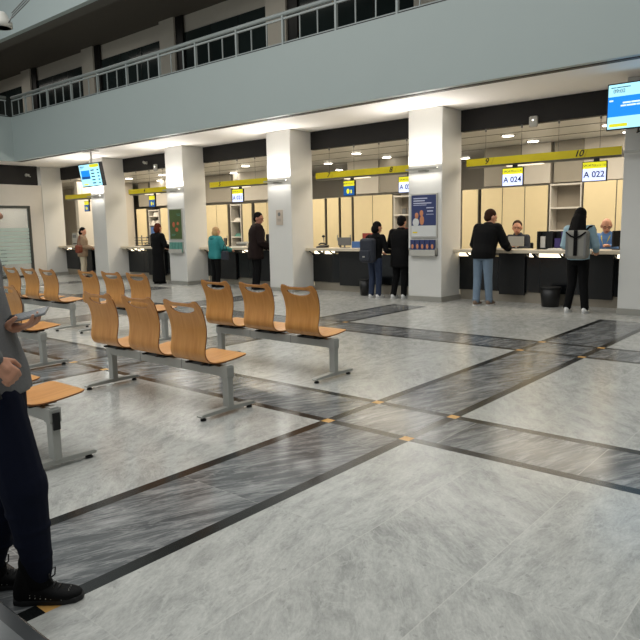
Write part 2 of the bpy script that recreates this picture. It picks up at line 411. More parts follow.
# uplight trays
ULI = [1, 2, 3, 4, 5]
uln = {1: 'behind the queue display', 2: 'above the green poster', 3: 'above the beige notice', 4: 'above the blue poster', 5: 'below the large blue screen, unlit'}
UPW = 24
for i in ULI:
    x = PX[i]
    t = thing('uplight', (x+.41, YP0, 2.79), 'thin white wall uplight bar on pillar '+uln[i], 'light', 'uplight bars on the pillars')
    MB().box(-.38, .38, -.17, -.10, -.015, .0).box(-.38, .38, -.17, -.16, 0, .02).box(-.38, .38, -.11, -.10, 0, .02).build('tray', 'grey_plastic', t)
    MB().box(-.10, .10, -.11, 0, -.05, -.02).build('bracket', 'grey_plastic', t)
    MB().box(-.36, .36, -.155, -.115, .002, .018).build('light_tube', 'lamp_glow' if i < 5 else 'grey_plastic', t)
    if i < 5:
        for nm, dz, rx, pw in (('pillar_uplight', .05, pi+.25, UPW), ('pillar_downwash', -.06, 0, 2.2)):
            l = bpy.data.lights.new(nm, 'AREA'); l.shape = 'RECTANGLE'; l.size = .8*S; l.size_y = .05*S; l.energy = pw; l.color = (1, .955, .89)
            o = bpy.data.objects.new(nm, l); COL.objects.link(o); o.location = ((x+.41)*S, (YP0-.14)*S, (2.79+dz)*S); o.rotation_euler = (rx, 0, 0)

# ------------------------------------------------------------------ posters and notices on pillars
def board(x, z0, w, h, y=YP0, name='poster_board', label='', cat='poster', **k):
    t = thing(name, (x, y-.0, z0), label, cat)
    MB().box(0, w, -.03, 0, 0, h).build('frame', 'grey_plastic', t, bevel=.004)
    return t
t = board(-7.76, 1.36, .66, .93, label='framed dark blue poster with two smiling faces on the right-hand pillar')
MB().box(.03, .63, -.034, -.03, .26, .90).build('print', 'poster_blue', t)
MB().box(.03, .63, -.034, -.03, .03, .26).build('lower_print', 'poster_white', t)
mb = MB()
for k, (a, b, z, h) in enumerate([(.08, .42, .82, .022), (.08, .36, .77, .022), (.08, .52, .72, .02), (.08, .40, .685, .012)]): mb.box(a, b, -.036, -.034, z, z+h)
mb.box(.40, .58, -.036, -.034, .62, .64).box(.40, .58, -.036, -.034, .49, .50).box(.42, .56, -.036, -.034, .55, .575)
mb.build('headline', 'poster_text', t)
MB().ell((.16, -.036, .47), (.045, .003, .065)).ell((.28, -.036, .52), (.045, .003, .065)).ell((.29, -.036, .37), (.055, .003, .10)).build('portrait_faces', 'poster_skin', t)
MB().ell((.14, -.035, .33), (.08, .002, .09)).build('portrait_shirt', 'poster_white', t)
MB().box(.06, .18, -.036, -.034, .10, .13).build('footer_mark', 'yellow', t)
t = thing('leaflet_rack', (-7.76, YP0, .98), 'small grey rack of blue leaflets under the blue poster', 'leaflet rack')
MB().box(0, .66, -.03, 0, 0, .34).box(0, .66, -.10, -.09, .02, .13).box(0, .66, -.10, 0, 0, .02).box(0, .01, -.10, 0, 0, .16).box(.65, .66, -.10, 0, 0, .16).build('holder', 'grey_plastic', t)
for k in range(5):
    x = .03+k*.122; o = MB().box(x, x+.108, -.08, -.035, .03, .34).build('leaflet', 'poster_blue', t); MB().ell((x+.055, -.082, .2), (.03, .003, .05)).build('leaflet_picture', 'poster_skin', o)
t = board(-16.25, 1.33, .62, .92, label='framed dark green poster with small flowers on the second pillar')
MB().box(.03, .59, -.034, -.03, .03, .89).build('print', 'poster_green', t)
MB().ell((.22, -.036, .45), (.06, .003, .08)).ell((.42, -.036, .48), (.05, .003, .05)).ell((.36, -.036, .30), (.07, .003, .06)).build('flower_picture', 'poster_red', t)
mb = MB()
for a, b, z in ((.36, .54, .75), (.40, .54, .71), (.1, .3, .16), (.1, .26, .12)): mb.box(a, b, -.036, -.034, z, z+.014)
mb.build('headline', 'poster_teal', t)
t = thing('leaflet_rack', (-16.25, YP0, .94), 'small rack of pale green leaflets under the green poster', 'leaflet rack')
MB().box(0, .62, -.03, 0, 0, .34).box(0, .62, -.10, -.09, .02, .12).box(0, .62, -.10, 0, 0, .02).build('holder', 'grey_plastic', t)
for k in range(4): x = .03+k*.145; MB().box(x, x+.125, -.08, -.035, .03, .32).build('leaflet', 'poster_teal', t)
t = thing('pillar_notice', (-11.80, YP0, 1.70), 'small beige notice plate on the third pillar', 'sign')
MB().box(0, .22, -.02, 0, 0, .38).build('plate', 'sign_beige', t, bevel=.004)
MB().ell((.11, -.02, .27), (.05, .006, .05)).box(.05, .17, -.024, -.02, .14, .15).box(.05, .17, -.024, -.02, .10, .11).build('marks', 'mid_grey', t)

# ------------------------------------------------------------------ service counters, one per bay
YC = 12.64
def counter(xa, xb, label, lit, dark=(), ytop=YC):
    t = thing('service_counter', (xa, ytop, 0), label, 'counter', None); L = xb-xa
    MB().box(0, L, 0, .78, 1.03, 1.10).build('countertop', 'counter_top', t, bevel=.008)
    MB().box(0, L, .30, .36, .22, .94).build('front_panel', 'panel_black', t)
    MB().box(0, L, .34, .40, 0, .22).build('kick_plate', 'kick_metal', t)
    MB().box(0, L, .26, .40, .92, .945).build('lower_ledge', 'black', t)
    MB().box(0, L, .62, .66, .945, 1.03).build('slot_back', 'mid_grey', t)
    for a, b in lit:
        MB().box(a-xa, b-xa, .275, .30, .947, 1.028).build('light_panel', 'slot_light', t)
        for q in (a-xa-.02, b-xa+.02):
            if .03 < q < L-.03:
                MB().tube([(q, .30, .945), (q, .22, .96), (q, .14, .99), (q, .08, 1.03)], .02, 8).build('bracket', 'black', t)
    for a, b in dark: MB().box(a-xa, b-xa, .24, .30, .16, .93).build('knee_recess_dark', 'black', t); MB().box(a-xa, b-xa, .20, .55, .93, 1.029).build('slot_dark', 'black', t)  # black boxes put in for the darkness of leg recess and slot
    for k in range(1, int(L/.9)+1): MB().box(k*.9-.006, k*.9+.006, .295, .301, .22, .92).build('panel_joint', 'black', t)
    return t
R_ = [x+.82 for x in PX]
counter(R_[4], PX[5], 'long black service counter with beige top at windows nine and ten, right-hand bay', [(-7.0, -6.75), (-5.42, -5.30), (-5.22, -4.75), (-4.62, -4.35), (-3.72, -3.5)], [(-6.05, -5.5), (-4.30, -3.78)])
counter(R_[3], PX[4], 'long black service counter with beige top between notice pillar and blue poster pillar', [(-11.2, -10.95), (-10.85, -10.55), (-9.2, -9.0)], [(-10.35, -9.4)])
counter(R_[2], PX[3], 'black service counter where the teal-jacket customer stands', [(-15.4, -15.1), (-13.95, -13.75)], [(-14.9, -14.2), (-13.4, -12.6)])
counter(R_[1], PX[2], 'dark grey service counter between display pillar and green poster pillar', [(-19.5, -19.2), (-19.1, -18.8)], [(-18.5, -17.6)])
counter(R_[0], PX[1], 'short service counter at the far left bay with grey machine on it', [(-23.8, -23.5)], [(-22.9, -22.0)])

# ------------------------------------------------------------------ yellow number signs hanging in each bay
def ysign(xa, xb, label, nums, y=12.9):
    t = thing('counter_sign', (xa, y, 2.84), label, 'sign', None); L = xb-xa
    MB().box(0, L, -.03, -.01, .0, .15).build('yellow_board', 'yellow', t)
    MB().prism([(-.01, .15), (-.01, 0), (.02, -.035), (.16, -.035), (.16, .02)], 0, 0.0, L).build('housing', 'mid_grey', t)
    MB().box(.28*L, .52*L, .03, .14, -.05, -.036).build('light_strip', 'strip_light' if nums else 'grey_plastic', t)
    for q in (.13*L, .38*L, .62*L, .87*L):
        MB().tube([(q, .04, .10), (q, .04, CZ-2.84)], .004, 6).build('suspension_cable', 'mid_grey', t)
        MB().cyl((q, .04, CZ-2.84-.06), (q, .04, CZ-2.84), .018, n=10).build('cable_fixing', 'mid_grey', t)
    for q, s in nums:
        text_mesh(s, .17, 'number', 'black', t, (q, -.034, .075), shear=.3, bold=.002)
        MB().add([(q+.10, -.033, 0), (q+.115, -.033, 0), (q+.175, -.033, .15), (q+.16, -.033, .15)], [(0, 1, 2, 3)]).build('slash_mark', 'yellow_deep', t)
    return t
ysign(-6.84, -3.72, 'long yellow hanging sign numbered 9 and 10 in the right-hand bay', [(.46, '9'), (2.35, '10')])
ysign(-11.08, -7.98, 'long yellow hanging sign numbered 7 and 8 beyond the blue poster pillar', [(.42, '7'), (2.30, '8')])
ysign(-15.22, -12.2, 'yellow hanging sign numbered 5 and 6 beside the notice pillar', [(.44, '5'), (2.5, '6')])
ysign(-19.40, -16.45, 'yellow hanging sign left of the green poster pillar', [(.9, '4')])
ysign(-23.58, -20.7, 'yellow hanging sign in the far left bay under the queue display', [])

# ------------------------------------------------------------------ small ticket screens under the signs
def ticket(x, z, lines, label, kind='white', rz=0, w=.42, y=12.78):
    t = thing('ticket_screen', (x, y, z), label, 'screen', None, rz)
    h = .34
    MB().box(-w/2-.015, w/2+.015, 0, .05, -.015, h+.015).build('casing', 'black', t, bevel=.005)
    MB().box(-.015, .015, .05, .12, h-.1, h+.02).box(-.05, .05, .10, .13, h-.02, h+.08).build('mount', 'black', t)
    bd = MB().box(-w/2, w/2, -.004, 0, 0, h*.66).build('display', 'screen_'+('deep' if kind == 'blue' else kind), t)
    hd = MB().box(-w/2, w/2, -.004, 0, h*.66, h).build('header', 'screen_yellow', t)
    if lines[0]: text_mesh(lines[0], .062, 'header_text', 'screen_text', hd, (0, -.007, h*.82))
    if lines[1]: text_mesh(lines[1], .155, 'ticket_text', 'screen_text', bd, (0, -.007, h*.33), bold=.002)
    if kind == 'blue': MB().ell((-.03, -.006, .10), (.05, .003, .06)).box(.06, .10, -.008, -.004, .05, .13).build('picture', 'screen_yellow', bd)
    return t
ticket(-5.76, 2.39, ('SPORTELLO 9', 'A 024'), 'ticket screen with yellow header over the man in blue jeans')
ticket(-4.16, 2.39, ('SPORTELLO 10', 'A 022'), 'bright ticket screen over the counter between the long-haired woman and bald clerk')
ticket(-9.94, 2.38, ('SPORTELLO 7', ''), 'small screen with yellow header and blue picture, middle bay', 'blue', -.12, w=.36)
ticket(-8.28, 2.38, ('SPORTELLO 8', 'A 023'), 'ticket screen half hidden by the blue poster pillar')
ticket(-13.92, 2.38, ('SPORTELLO 5', 'A 021'), 'ticket screen above the teal-jacket customer')
ticket(-17.98, 2.38, ('', ''), 'small blue screen left of the green poster pillar', 'blue', -.12, w=.36)
ticket(-21.95, 2.36, ('', ''), 'small tilted blue screen below the queue display', 'blue', -.12, w=.36)

# ------------------------------------------------------------------ big displays
t = thing('queue_screen', (-3.62, 11.62, 3.12), 'large blue information screen hanging in front of the right-hand pillar', 'screen')
MB().box(0, 1.3, 0, .06, 0, .74).build('casing', 'black', t, bevel=.008)
dsp = MB().box(.02, 1.28, -.004, 0, .02, .72).build('display', 'screen_cyan', t)
MB().box(.02, 1.28, -.008, -.004, .21, .53).build('blue_band', 'screen_blue', dsp)
text_mesh('09:02', .085, 'clock_text', 'screen_text', dsp, (.19, -.008, .61))
mb = MB()
for a, b, z in ((.06, .14, .665), (.15, .36, .665)): mb.box(a, b, -.008, -.004, z, z+.012)
mb.build('date_marks', 'screen_text', dsp)
mb = MB()
for a, b, z in ((.25, .37, .41), (.38, .52, .41), (.53, .60, .41), (.22, .30, .365), (.31, .45, .365), (.46, .62, .365), (.04, .1, .455)): mb.box(a, b, -.011, -.008, z, z+.024)
mb.build('message_marks', 'screen_textw', dsp)
MB().box(.05, .33, -.008, -.004, .05, .10).build('logo_strip', 'screen_yellow', dsp)
MB().tube([(.50, .03, -.01), (.46, .10, -.06), (.52, .14, -.02), (.49, .2, -.08)], .014).box(.60, .70, .06, .52, .30, .42).build('mount', 'black', t)
t = thing('queue_screen', (-19.05, 11.0, 2.98), 'hanging queue display with blue picture and list of numbers, far left', 'screen')
T = Matrix.Rotation(.16, 4, 'X')
def tb(*a, **k): return MB().box(*a, mtx=T, **k)
tb(0, 1.18, 0, .12, 0, .70).build('casing', 'black', t, bevel=.01)
dsp = tb(.03, 1.15, -.006, 0, .03, .67).build('display', 'screen_cyan', t)
tb(.10, .58, -.012, -.006, .26, .50).build('blue_picture', 'screen_blue', dsp)
MB().box(.10, .58, -.016, -.012, .24, .32, mtx=T).build('picture_foot', 'screen_deep', dsp)
tb(.64, 1.13, -.012, -.006, .57, .66).build('yellow_header', 'screen_yellow', dsp)
tb(.14, .40, -.012, -.006, .06, .10).build('logo_strip', 'screen_yellow', dsp)
for k in range(5): MB().box(.66, .84, -.012, -.006, .09+k*.095, .125+k*.095, mtx=T).build('list_row', 'screen_text', dsp); MB().box(1.0, 1.1, -.012, -.006, .09+k*.095, .125+k*.095, mtx=T).build('list_number', 'screen_text', dsp)
mb = MB()
mb.box(.08, .35, -.012, -.006, .60, .62, mtx=T).box(.08, .25, -.012, -.006, .56, .575, mtx=T)
mb.build('title_marks', 'screen_text', dsp)
MB().cyl((.6, -.0, .66), (.6, -.0, ZS-2.98), .025).box(.3, .9, -.1, .1, ZS-2.98-.02, ZS-2.98).build('hanger', 'grey_plastic', t)

# ------------------------------------------------------------------ devices on the dark beams
def router(x, label, cam_=False):
    t = thing('wireless_box', (x, 12.93, 3.5), label, 'device')
    MB().box(-.09, .09, -.07, 0, 0, .22).build('casing', 'grey_plastic', t, bevel=.03)
    MB().ell((0, -.072, .14), (.012, .006, .012)).build('indicator', 'lamp_glow', t)
router(-5.40, 'pale wireless box on the dark beam above sign nine')
router(-17.86, 'pale wireless box on the dark beam left of the green poster pillar')
def seccam(x, z, label):
    t = thing('security_camera', (x, 12.93, z), label, 'camera')
    MB().cyl((0, 0, 0), (0, -.03, 0), .05).tube([(0, -.02, 0), (.05, -.08, -.02), (.12, -.1, -.06)], .014).build('arm', 'grey_plastic', t)
    MB().cyl((-.06, -.09, .02), (.06, -.13, -.02), .04).build('camera_body', 'grey_plastic', t)
    return t
_ = seccam(-18.35, 3.80, 'small white security camera on the beam beside the wireless box')
c_ = seccam(-23.9, 3.82, 'small white security camera on the dark beam at far left'); c_.location = (-23.93*S, 11.6*S, 3.70*S); c_.rotation_euler[2] = pi/2

# ------------------------------------------------------------------ office downlights
dl = [(-6.54, 14.23), (-6.55, 15.65), (-10.94, 14.41), (-10.97, 15.88), (-13.23, 14.3), (-13.23, 15.97), (-15.4, 14.52), (-17.6, 16.0), (-17.6, 14.5), (-19.75, 14.52), (-21.79, 14.51), (-21.99, 16.06), (-8.75, 14.4), (-8.75, 15.8), (-4.4, 14.3), (-4.4, 15.7)]
dl += [(-9.6, 18.0), (-12.0, 18.0), (-14.5, 18.1), (-17.2, 18.0), (-19.6, 18.1), (-22, 18.1)]
for k, (x, y) in enumerate(dl):
    t = thing('downlight', (x, y, CZ), 'round recessed downlight glowing in the office ceiling behind the counters', 'light', 'recessed downlights in the office ceiling')
    MB().lathe([(.12, -.012), (.165, -.012), (.17, 0), (.12, 0)], n=20).build('rim', 'grey_plastic', t)
    MB().cyl((0, 0, -.022), (0, 0, -.0125), .125, n=20).build('lens', 'down_light', t)

# ------------------------------------------------------------------ tall cabinets at the back of the office
YB = 16.0
def cabinet(xa, xb, zt, label, doors=1, y=YB):
    t = thing('tall_cabinet', (xa, y, 0), label, 'cabinet'); L = xb-xa
    MB().box(0, L, .02, .45, .0, zt).build('carcass', 'cabinet_edge', t)
    for k in range(doors):
        a = L*k/doors+.012; b = L*(k+1)/doors-.012
        dd = MB().box(a, b, 0, .018, .06, zt-.012).build('door', 'cream', t, bevel=.003)
        MB().box(b-.05, b-.035, -.03, 0, 1.2, 1.38).build('handle', 'steel', dd)
def shelf(xa, xb, z0, zt, label, levels, y=YB, back='shelf_back'):
    t = thing('shelf_unit', (xa, y, 0), label, 'shelf'); L = xb-xa
    MB().box(0, L, .40, .44, 0, zt).build('back_panel', back, t)
    MB().box(0, .03, 0, .40, 0, zt).build('side_panel', 'shelf_white', t); MB().box(L-.03, L, 0, .40, 0, zt).build('side_panel', 'shelf_white', t)
    for z in levels: MB().box(.03, L-.03, 0, .40, z-.04, z).build('shelf', 'shelf_white', t)
    return t
cabinet(-8.62, -8.15, 2.54, 'narrow cream cabinet just right of the blue poster pillar')
cabinet(-8.07, -6.28, 2.55, 'wide cream cabinet behind the seated clerk with glasses', 3)
shelf(-6.24, -5.48, 0, 2.57, 'open shelf unit between cream cabinets behind the backpack customer', (.5, .95, 1.45, 2.0, 2.56))
cabinet(-5.44, -3.2, 2.58, 'wide cream cabinet behind the bald clerk', 3)
cabinet(-13.95, -13.42, 2.52, 'cream cabinet with dark edge next to the notice pillar')
cabinet(-13.34, -12.86, 2.53, 'cream cabinet second from the notice pillar')
cabinet(-12.78, -12.35, 2.53, 'narrow cream cabinet left of the wide one behind the couple')
cabinet(-12.28, -10.86, 2.54, 'wide cream cabinet behind the couple at the counter', 2)
shelf(-10.82, -10.2, 0, 2.5, 'open shelf unit beside the head of the black-coated customer', (.5, .95, 1.4, 1.95, 2.48))
cabinet(-19.2, -18.0, 2.51, 'cream cabinet behind the blonde customer', 2)
shelf(-17.85, -17.3, 0, 2.5, 'dark open shelf unit between blonde customer and tall man', (.5, 1.0, 1.35, 1.9, 2.48), back='black')
cabinet(-17.22, -16.75, 2.5, 'angled cream cabinet left of the tall man'); cabinet(-16.6, -15.4, 2.5, 'cream cabinet behind the tall man in brown', 2)
cabinet(-23.65, -22.95, 2.51, 'cream cabinet behind the desk lamp, left bay')
sh = shelf(-22.8, -22.1, 0, 2.45, 'open shelf full of blue files behind the customer in black robe', (.5, .95, 1.4, 1.85, 2.2, 2.44))
cabinet(-22.0, -21.2, 2.5, 'cream cabinet right of the shelf of blue files')
for k in range(7): tag(MB().box(0, .075, 0, .28, 0, .36).build('file_box', 'blue_item', None, (-22.75+k*.09, YB+.05, 1.402)), 'blue file box on the shelf behind the black-robed customer', 'file box', 'blue file boxes on the left shelf')
for k, (x, z, m, w) in enumerate([(-22.7, 1.852, 'paper', .2), (-22.4, 1.852, 'paper', .14), (-22.55, 2.202, 'paper', .3)]): tag(MB().box(0, w, 0, .22, 0, .10).box(.02, w-.03, .02, .2, .10, .16).build('paper_stack', m, None, (x, YB+.06, z)), 'white paper bundles on upper shelf above the blue files', 'papers', 'paper bundles above the blue files')
for x, z, m, l in [(-17.72, 1.902, 'paper', 'white paper heap on the upper shelf left of the tall man'), (-17.72, 1.352, 'poster_teal', 'greenish paper heap on the lower shelf left of the tall man')]:
    tag(MB().box(0, .34, 0, .22, 0, .05).box(.05, .26, .02, .2, .05, .11).build('paper_stack', m, None, (x, YB+.06, z)), l, 'papers')
tag(MB().box(0, .12, 0, .1, 0, .16).build('small_box', 'mid_grey', None, (-10.6, YB+.1, 1.952)), 'small grey box on the shelf beside the black-coated customer', 'box')
tag(MB().box(0, .10, 0, .1, 0, .16).build('small_box', 'red_item', None, (-10.55, YB+.1, 1.402)), 'small reddish box on the lower shelf beside the black-coated customer', 'box')
# bulkhead pieces above the cabinets
mb = MB()
for a, b in ((-8.05, -7.05), (-6.2, -5.5), (-11.4, -10.2), (-15.9, -15.5), (-19.3, -17.9), (-23.6, -22.9)): mb.box(a, b, 16.12, 16.3, 2.6, CZ-.005)
struct(mb.build('wall_bulkhead', 'panel_grey'))
mb = MB()
for a, b in ((-7.04, -6.3), (-5.5, -3.0), (-12.6, -11.45), (-17.8, -16.0), (-22.8, -21)): mb.box(a, b, 16.14, 16.3, 2.6, CZ-.005)
struct(mb.build('wall_bulkhead_white', 'white_wall'))
# partition along the left-hand bay and left office
struct(MB().box(-31, -24.8, 16.0, 16.15, 0, CZ-.01).build('wall_office', 'white_wall'))
struct(MB().box(-24.0, -23.8, 13.5, 16.0, 0, CZ-.01).build('wall_partition', 'white_wall'))
# glazed office at the far left, its front runs along the left side of the hall
XW = -23.95
struct(MB().box(XW-.14, XW, -6, 12.149, 2.60, 3.35).box(XW-.14, XW, 11.66, 12.149, 0, 2.60).build('wall_office_front', 'white_wall'))
struct(MB().box(XW-.14, XW+.01, -6, 12.03, 3.35, ZS).build('trim_60', 'dark_beam'))
w = struct(MB().box(XW-.07, XW-.06, -6, 11.6, .08, 2.50).build('window_1', 'glass'))
mb = MB().box(XW-.10, XW+.01, -6, 11.66, 2.50, 2.60).box(XW-.10, XW+.01, 11.58, 11.66, 0, 2.50).box(XW-.10, XW, -6, 11.58, 0, .07)
for k in range(6): mb.box(XW-.09, XW, 9.6-k*2.2, 9.66-k*2.2, .07, 2.5)
mb.build('window_frame', 'frame_dark', w)
mb = MB()
for k in range(10): mb.box(XW-.055, XW-.05, -6, 11.58, .50+k*.132, .61+k*.132)
mb.build('frosted_band', 'glass_frost', w)
struct(MB().box(-31, XW-.14, 12.2, 12.3, 0, ZS).build('wall_left_office', 'white_wall'))
struct(MB().box(-29.2, -29.0, -6, 12.2, 0, ZS).build('wall_left_office_back', 'white_wall'))
t = thing('office_desk', (-26.6, 9.2, 0), 'office desk behind the frosted glass at far left', 'desk', rotz=pi/2)
MB().box(0, 2.6, 0, .8, .76, .80).build('desk_top', 'counter_top', t)
for x in (.05, 2.5): MB().box(x, x+.05, .05, .75, 0, .76).build('leg', 'frame_dark', t)
for k, y in enumerate((10.55, 11.35)):
    t = thing('desk_screen', (-26.9, y, .80), 'grey screen standing high behind the frosted glass, far left', 'monitor', 'grey screens behind the frosted glass', pi/2)
    MB().box(-.22, .22, 0, .05, 1.22, 1.56).build('screen_back', 'mid_grey', t); MB().box(-.12, .12, -.08, .12, 0, .02).cyl((0, .06, 0), (0, .06, 1.3), .02).build('stand', 'grey_plastic', t)
t = thing('office_chair', (-25.3, 10.9, 0), 'black office chair low behind the frosted glass', 'chair')
MB().lathe([(.30, .03), (.30, .06), (.05, .10)], n=10).build('base', 'black', t); MB().cyl((0, 0, .08), (0, 0, .42), .03).build('gas_column', 'black', t)
MB().box(-.24, .24, -.24, .24, .42, .50).build('seat', 'black', t, bevel=.03); MB().box(-.22, .22, .24, .30, .55, 1.0).build('backrest', 'black', t, bevel=.03)

# ------------------------------------------------------------------ counter-top objects
def monitor(x, y, label, rz=0, w=.45, h=.3, m='black', z=1.10):
    t = thing('monitor', (x, y, z), label, 'monitor', None, rz)
    MB().box(-w/2, w/2, 0, .035, .06, .06+h).build('screen_back', m, t, bevel=.008)
    MB().cyl((0, .02, 0.01), (0, .02, .1), .02).build('stand', m, t); MB().box(-.1, .1, -.05, .12, 0, .012).build('foot', m, t)
monitor(-5.78, 13.05, 'small grey rounded terminal in front of the clerk with glasses', 0, .34, .2, 'grey_plastic')
monitor(-3.72, 13.1, 'black monitor edge beside the bald clerk at the pillar', 1.2)
monitor(-10.28, 13.0, 'grey monitor back on the counter left of the backpack customer', .25, .36, .2, 'mid_grey')
monitor(-12.9, 13.15, 'black monitor behind the tall man in brown coat', .6)
monitor(-14.9, 13.1, 'dark monitor beside the blonde customer', -.5, .3, .2)
tag(MB().box(-.13, .13, 0, .1, 0, .16).build('box', 'blue_item', None, (-9.92, 13.0, 1.10), bevel=.01), 'small blue box on the counter beside the grey monitor', 'box')
tag(MB().box(-.13, .13, 0, .08, 0, .36).build('card_stand', 'red_item', None, (-9.66, 13.1, 1.10), bevel=.01), 'brown upright stand on the counter behind the backpack customer', 'stand')
def phone(x, y, label):
    t = thing('desk_phone', (x, y, 1.10), label, 'telephone')
    MB().prism([(-.1, 0), (.1, 0), (.1, .07), (-.1, .03)], 0, -.13, .13).build('phone_base', 'black', t)
    MB().tube([(-.12, .0, .08), (-.05, 0, .11), (.05, 0, .11), (.12, 0, .08)], .02).build('handset', 'black', t)
    MB().tube([(0, .06, .06), (-.01, .07, .18), (.0, .05, .28)], .006).ell((0, .04, .29), (.05, .03, .03)).build('microphone', 'black', t)
phone(-11.0, 13.0, 'black desk phone with gooseneck microphone beside the notice pillar'); phone(-18.75, 13.05, 'dark desk phone on the counter left of the black-robed customer')
t = thing('leaflet_display', (-5.3, 12.98, 1.10), 'clear leaflet display with purple and yellow leaflets on the right-hand counter', 'display')
MB().box(0, .02, 0, .2, 0, .36).box(.30, .32, 0, .2, 0, .36).box(.66, .70, 0, .2, 0, .36).box(0, .7, .18, .2, 0, .36).box(0, .7, 0, .2, 0, .02).build('holder', 'black', t)
MB().box(.04, .14, .08, .11, .03, .26).build('leaflet', 'paper', t); MB().box(.16, .27, .10, .13, .03, .34).build('leaflet', 'black', t)
MB().box(.34, .46, .05, .08, .03, .22).build('leaflet', 'purple', t); MB().box(.46, .62, .09, .13, .03, .35).build('leaflet', 'purple', t)
MB().box(.62, .70, -.01, .16, .0, .37).build('yellow_edge', 'leaf_yellow', t)
for x, y, w, l in [(-6.1, 12.68, .3, 'white papers on the counter between clerk and man in jeans'), (-5.0, 12.68, .32, 'white papers on the counter in front of the leaflet display'), (-4.45, 12.8, .2, 'dark red folder in front of the bald clerk'),
                   (-9.05, 12.74, .25, 'white form under the hands of the couple'), (-14.25, 12.72, .5, 'low white papers on the counter right of the blonde customer'), (-13.55, 12.95, .3, 'white papers on the counter left of the tall man')]:
    o = MB().box(0, w, 0, .22, 0, .012).box(.04, w-.05, .02, .2, .012, .03).build('paper_sheets', 'red_item' if 'red' in l else 'paper', None, (x, y, 1.10), .1); tag(o, l, 'papers')
t = thing('printer', (-14.35, 13.0, 1.10), 'low pale printer on the counter right of the blonde customer', 'printer')
MB().box(0, .45, .05, .38, .0, .14).build('printer_body', 'grey_plastic', t, bevel=.02); MB().box(.05, .4, .0, .1, .05, .07).build('paper_tray', 'black', t)
t = thing('printer', (-18.45, 13.05, 1.10), 'white printer on the counter beside the black-robed customer', 'printer')
MB().box(0, .42, .05, .38, .0, .18).build('printer_body', 'paper', t, bevel=.02); MB().box(.05, .37, .0, .1, .06, .08).build('paper_tray', 'black', t)
t = thing('filing_tray', (-19.55, 13.1, 1.10), 'dark stacked filing trays on the counter beside the display pillar', 'tray')
for k in range(4): MB().box(0, .5, 0, .3, k*.09, k*.09+.02).build('tray_level', 'mid_grey', t)
MB().box(0, .02, .27, .3, 0, .36).box(.48, .5, .27, .3, 0, .36).build('upright', 'mid_grey', t)
t = thing('ticket_machine', (-23.35, 12.9, 1.10), 'grey counter machine with slots beside the beige-jacket customer', 'machine')
MB().box(0, .42, 0, .35, 0, .48).build('machine_body', 'grey_plastic', t, bevel=.01); MB().box(.06, .32, -.006, 0, .30, .42).build('machine_screen', 'mid_grey', t); MB().box(.06, .32, -.006, 0, .06, .10).build('slot', 'black', t)

# ------------------------------------------------------------------ bins
def bin_(x, y, label, w=.17, h=.40):
    t = thing('waste_bin', (x, y, 0), label, 'bin')
    MB().lathe([(w*.8, 0), (w, h), (w*.94, h), (w*.76, .02)], n=20).build('bucket', 'black', t)
    MB().lathe([(w*.98, h-.02), (w*1.04, h-.02), (w*1.04, h+.01), (w*.95, h+.01)], n=20).build('rim', 'black_rubber', t)
bin_(-4.85, 12.62, 'black waste bin by the counter left of the backpack customer', .2, .38)
bin_(-9.25, 12.5, 'black waste bin by the counter left of the couple', .16, .38)

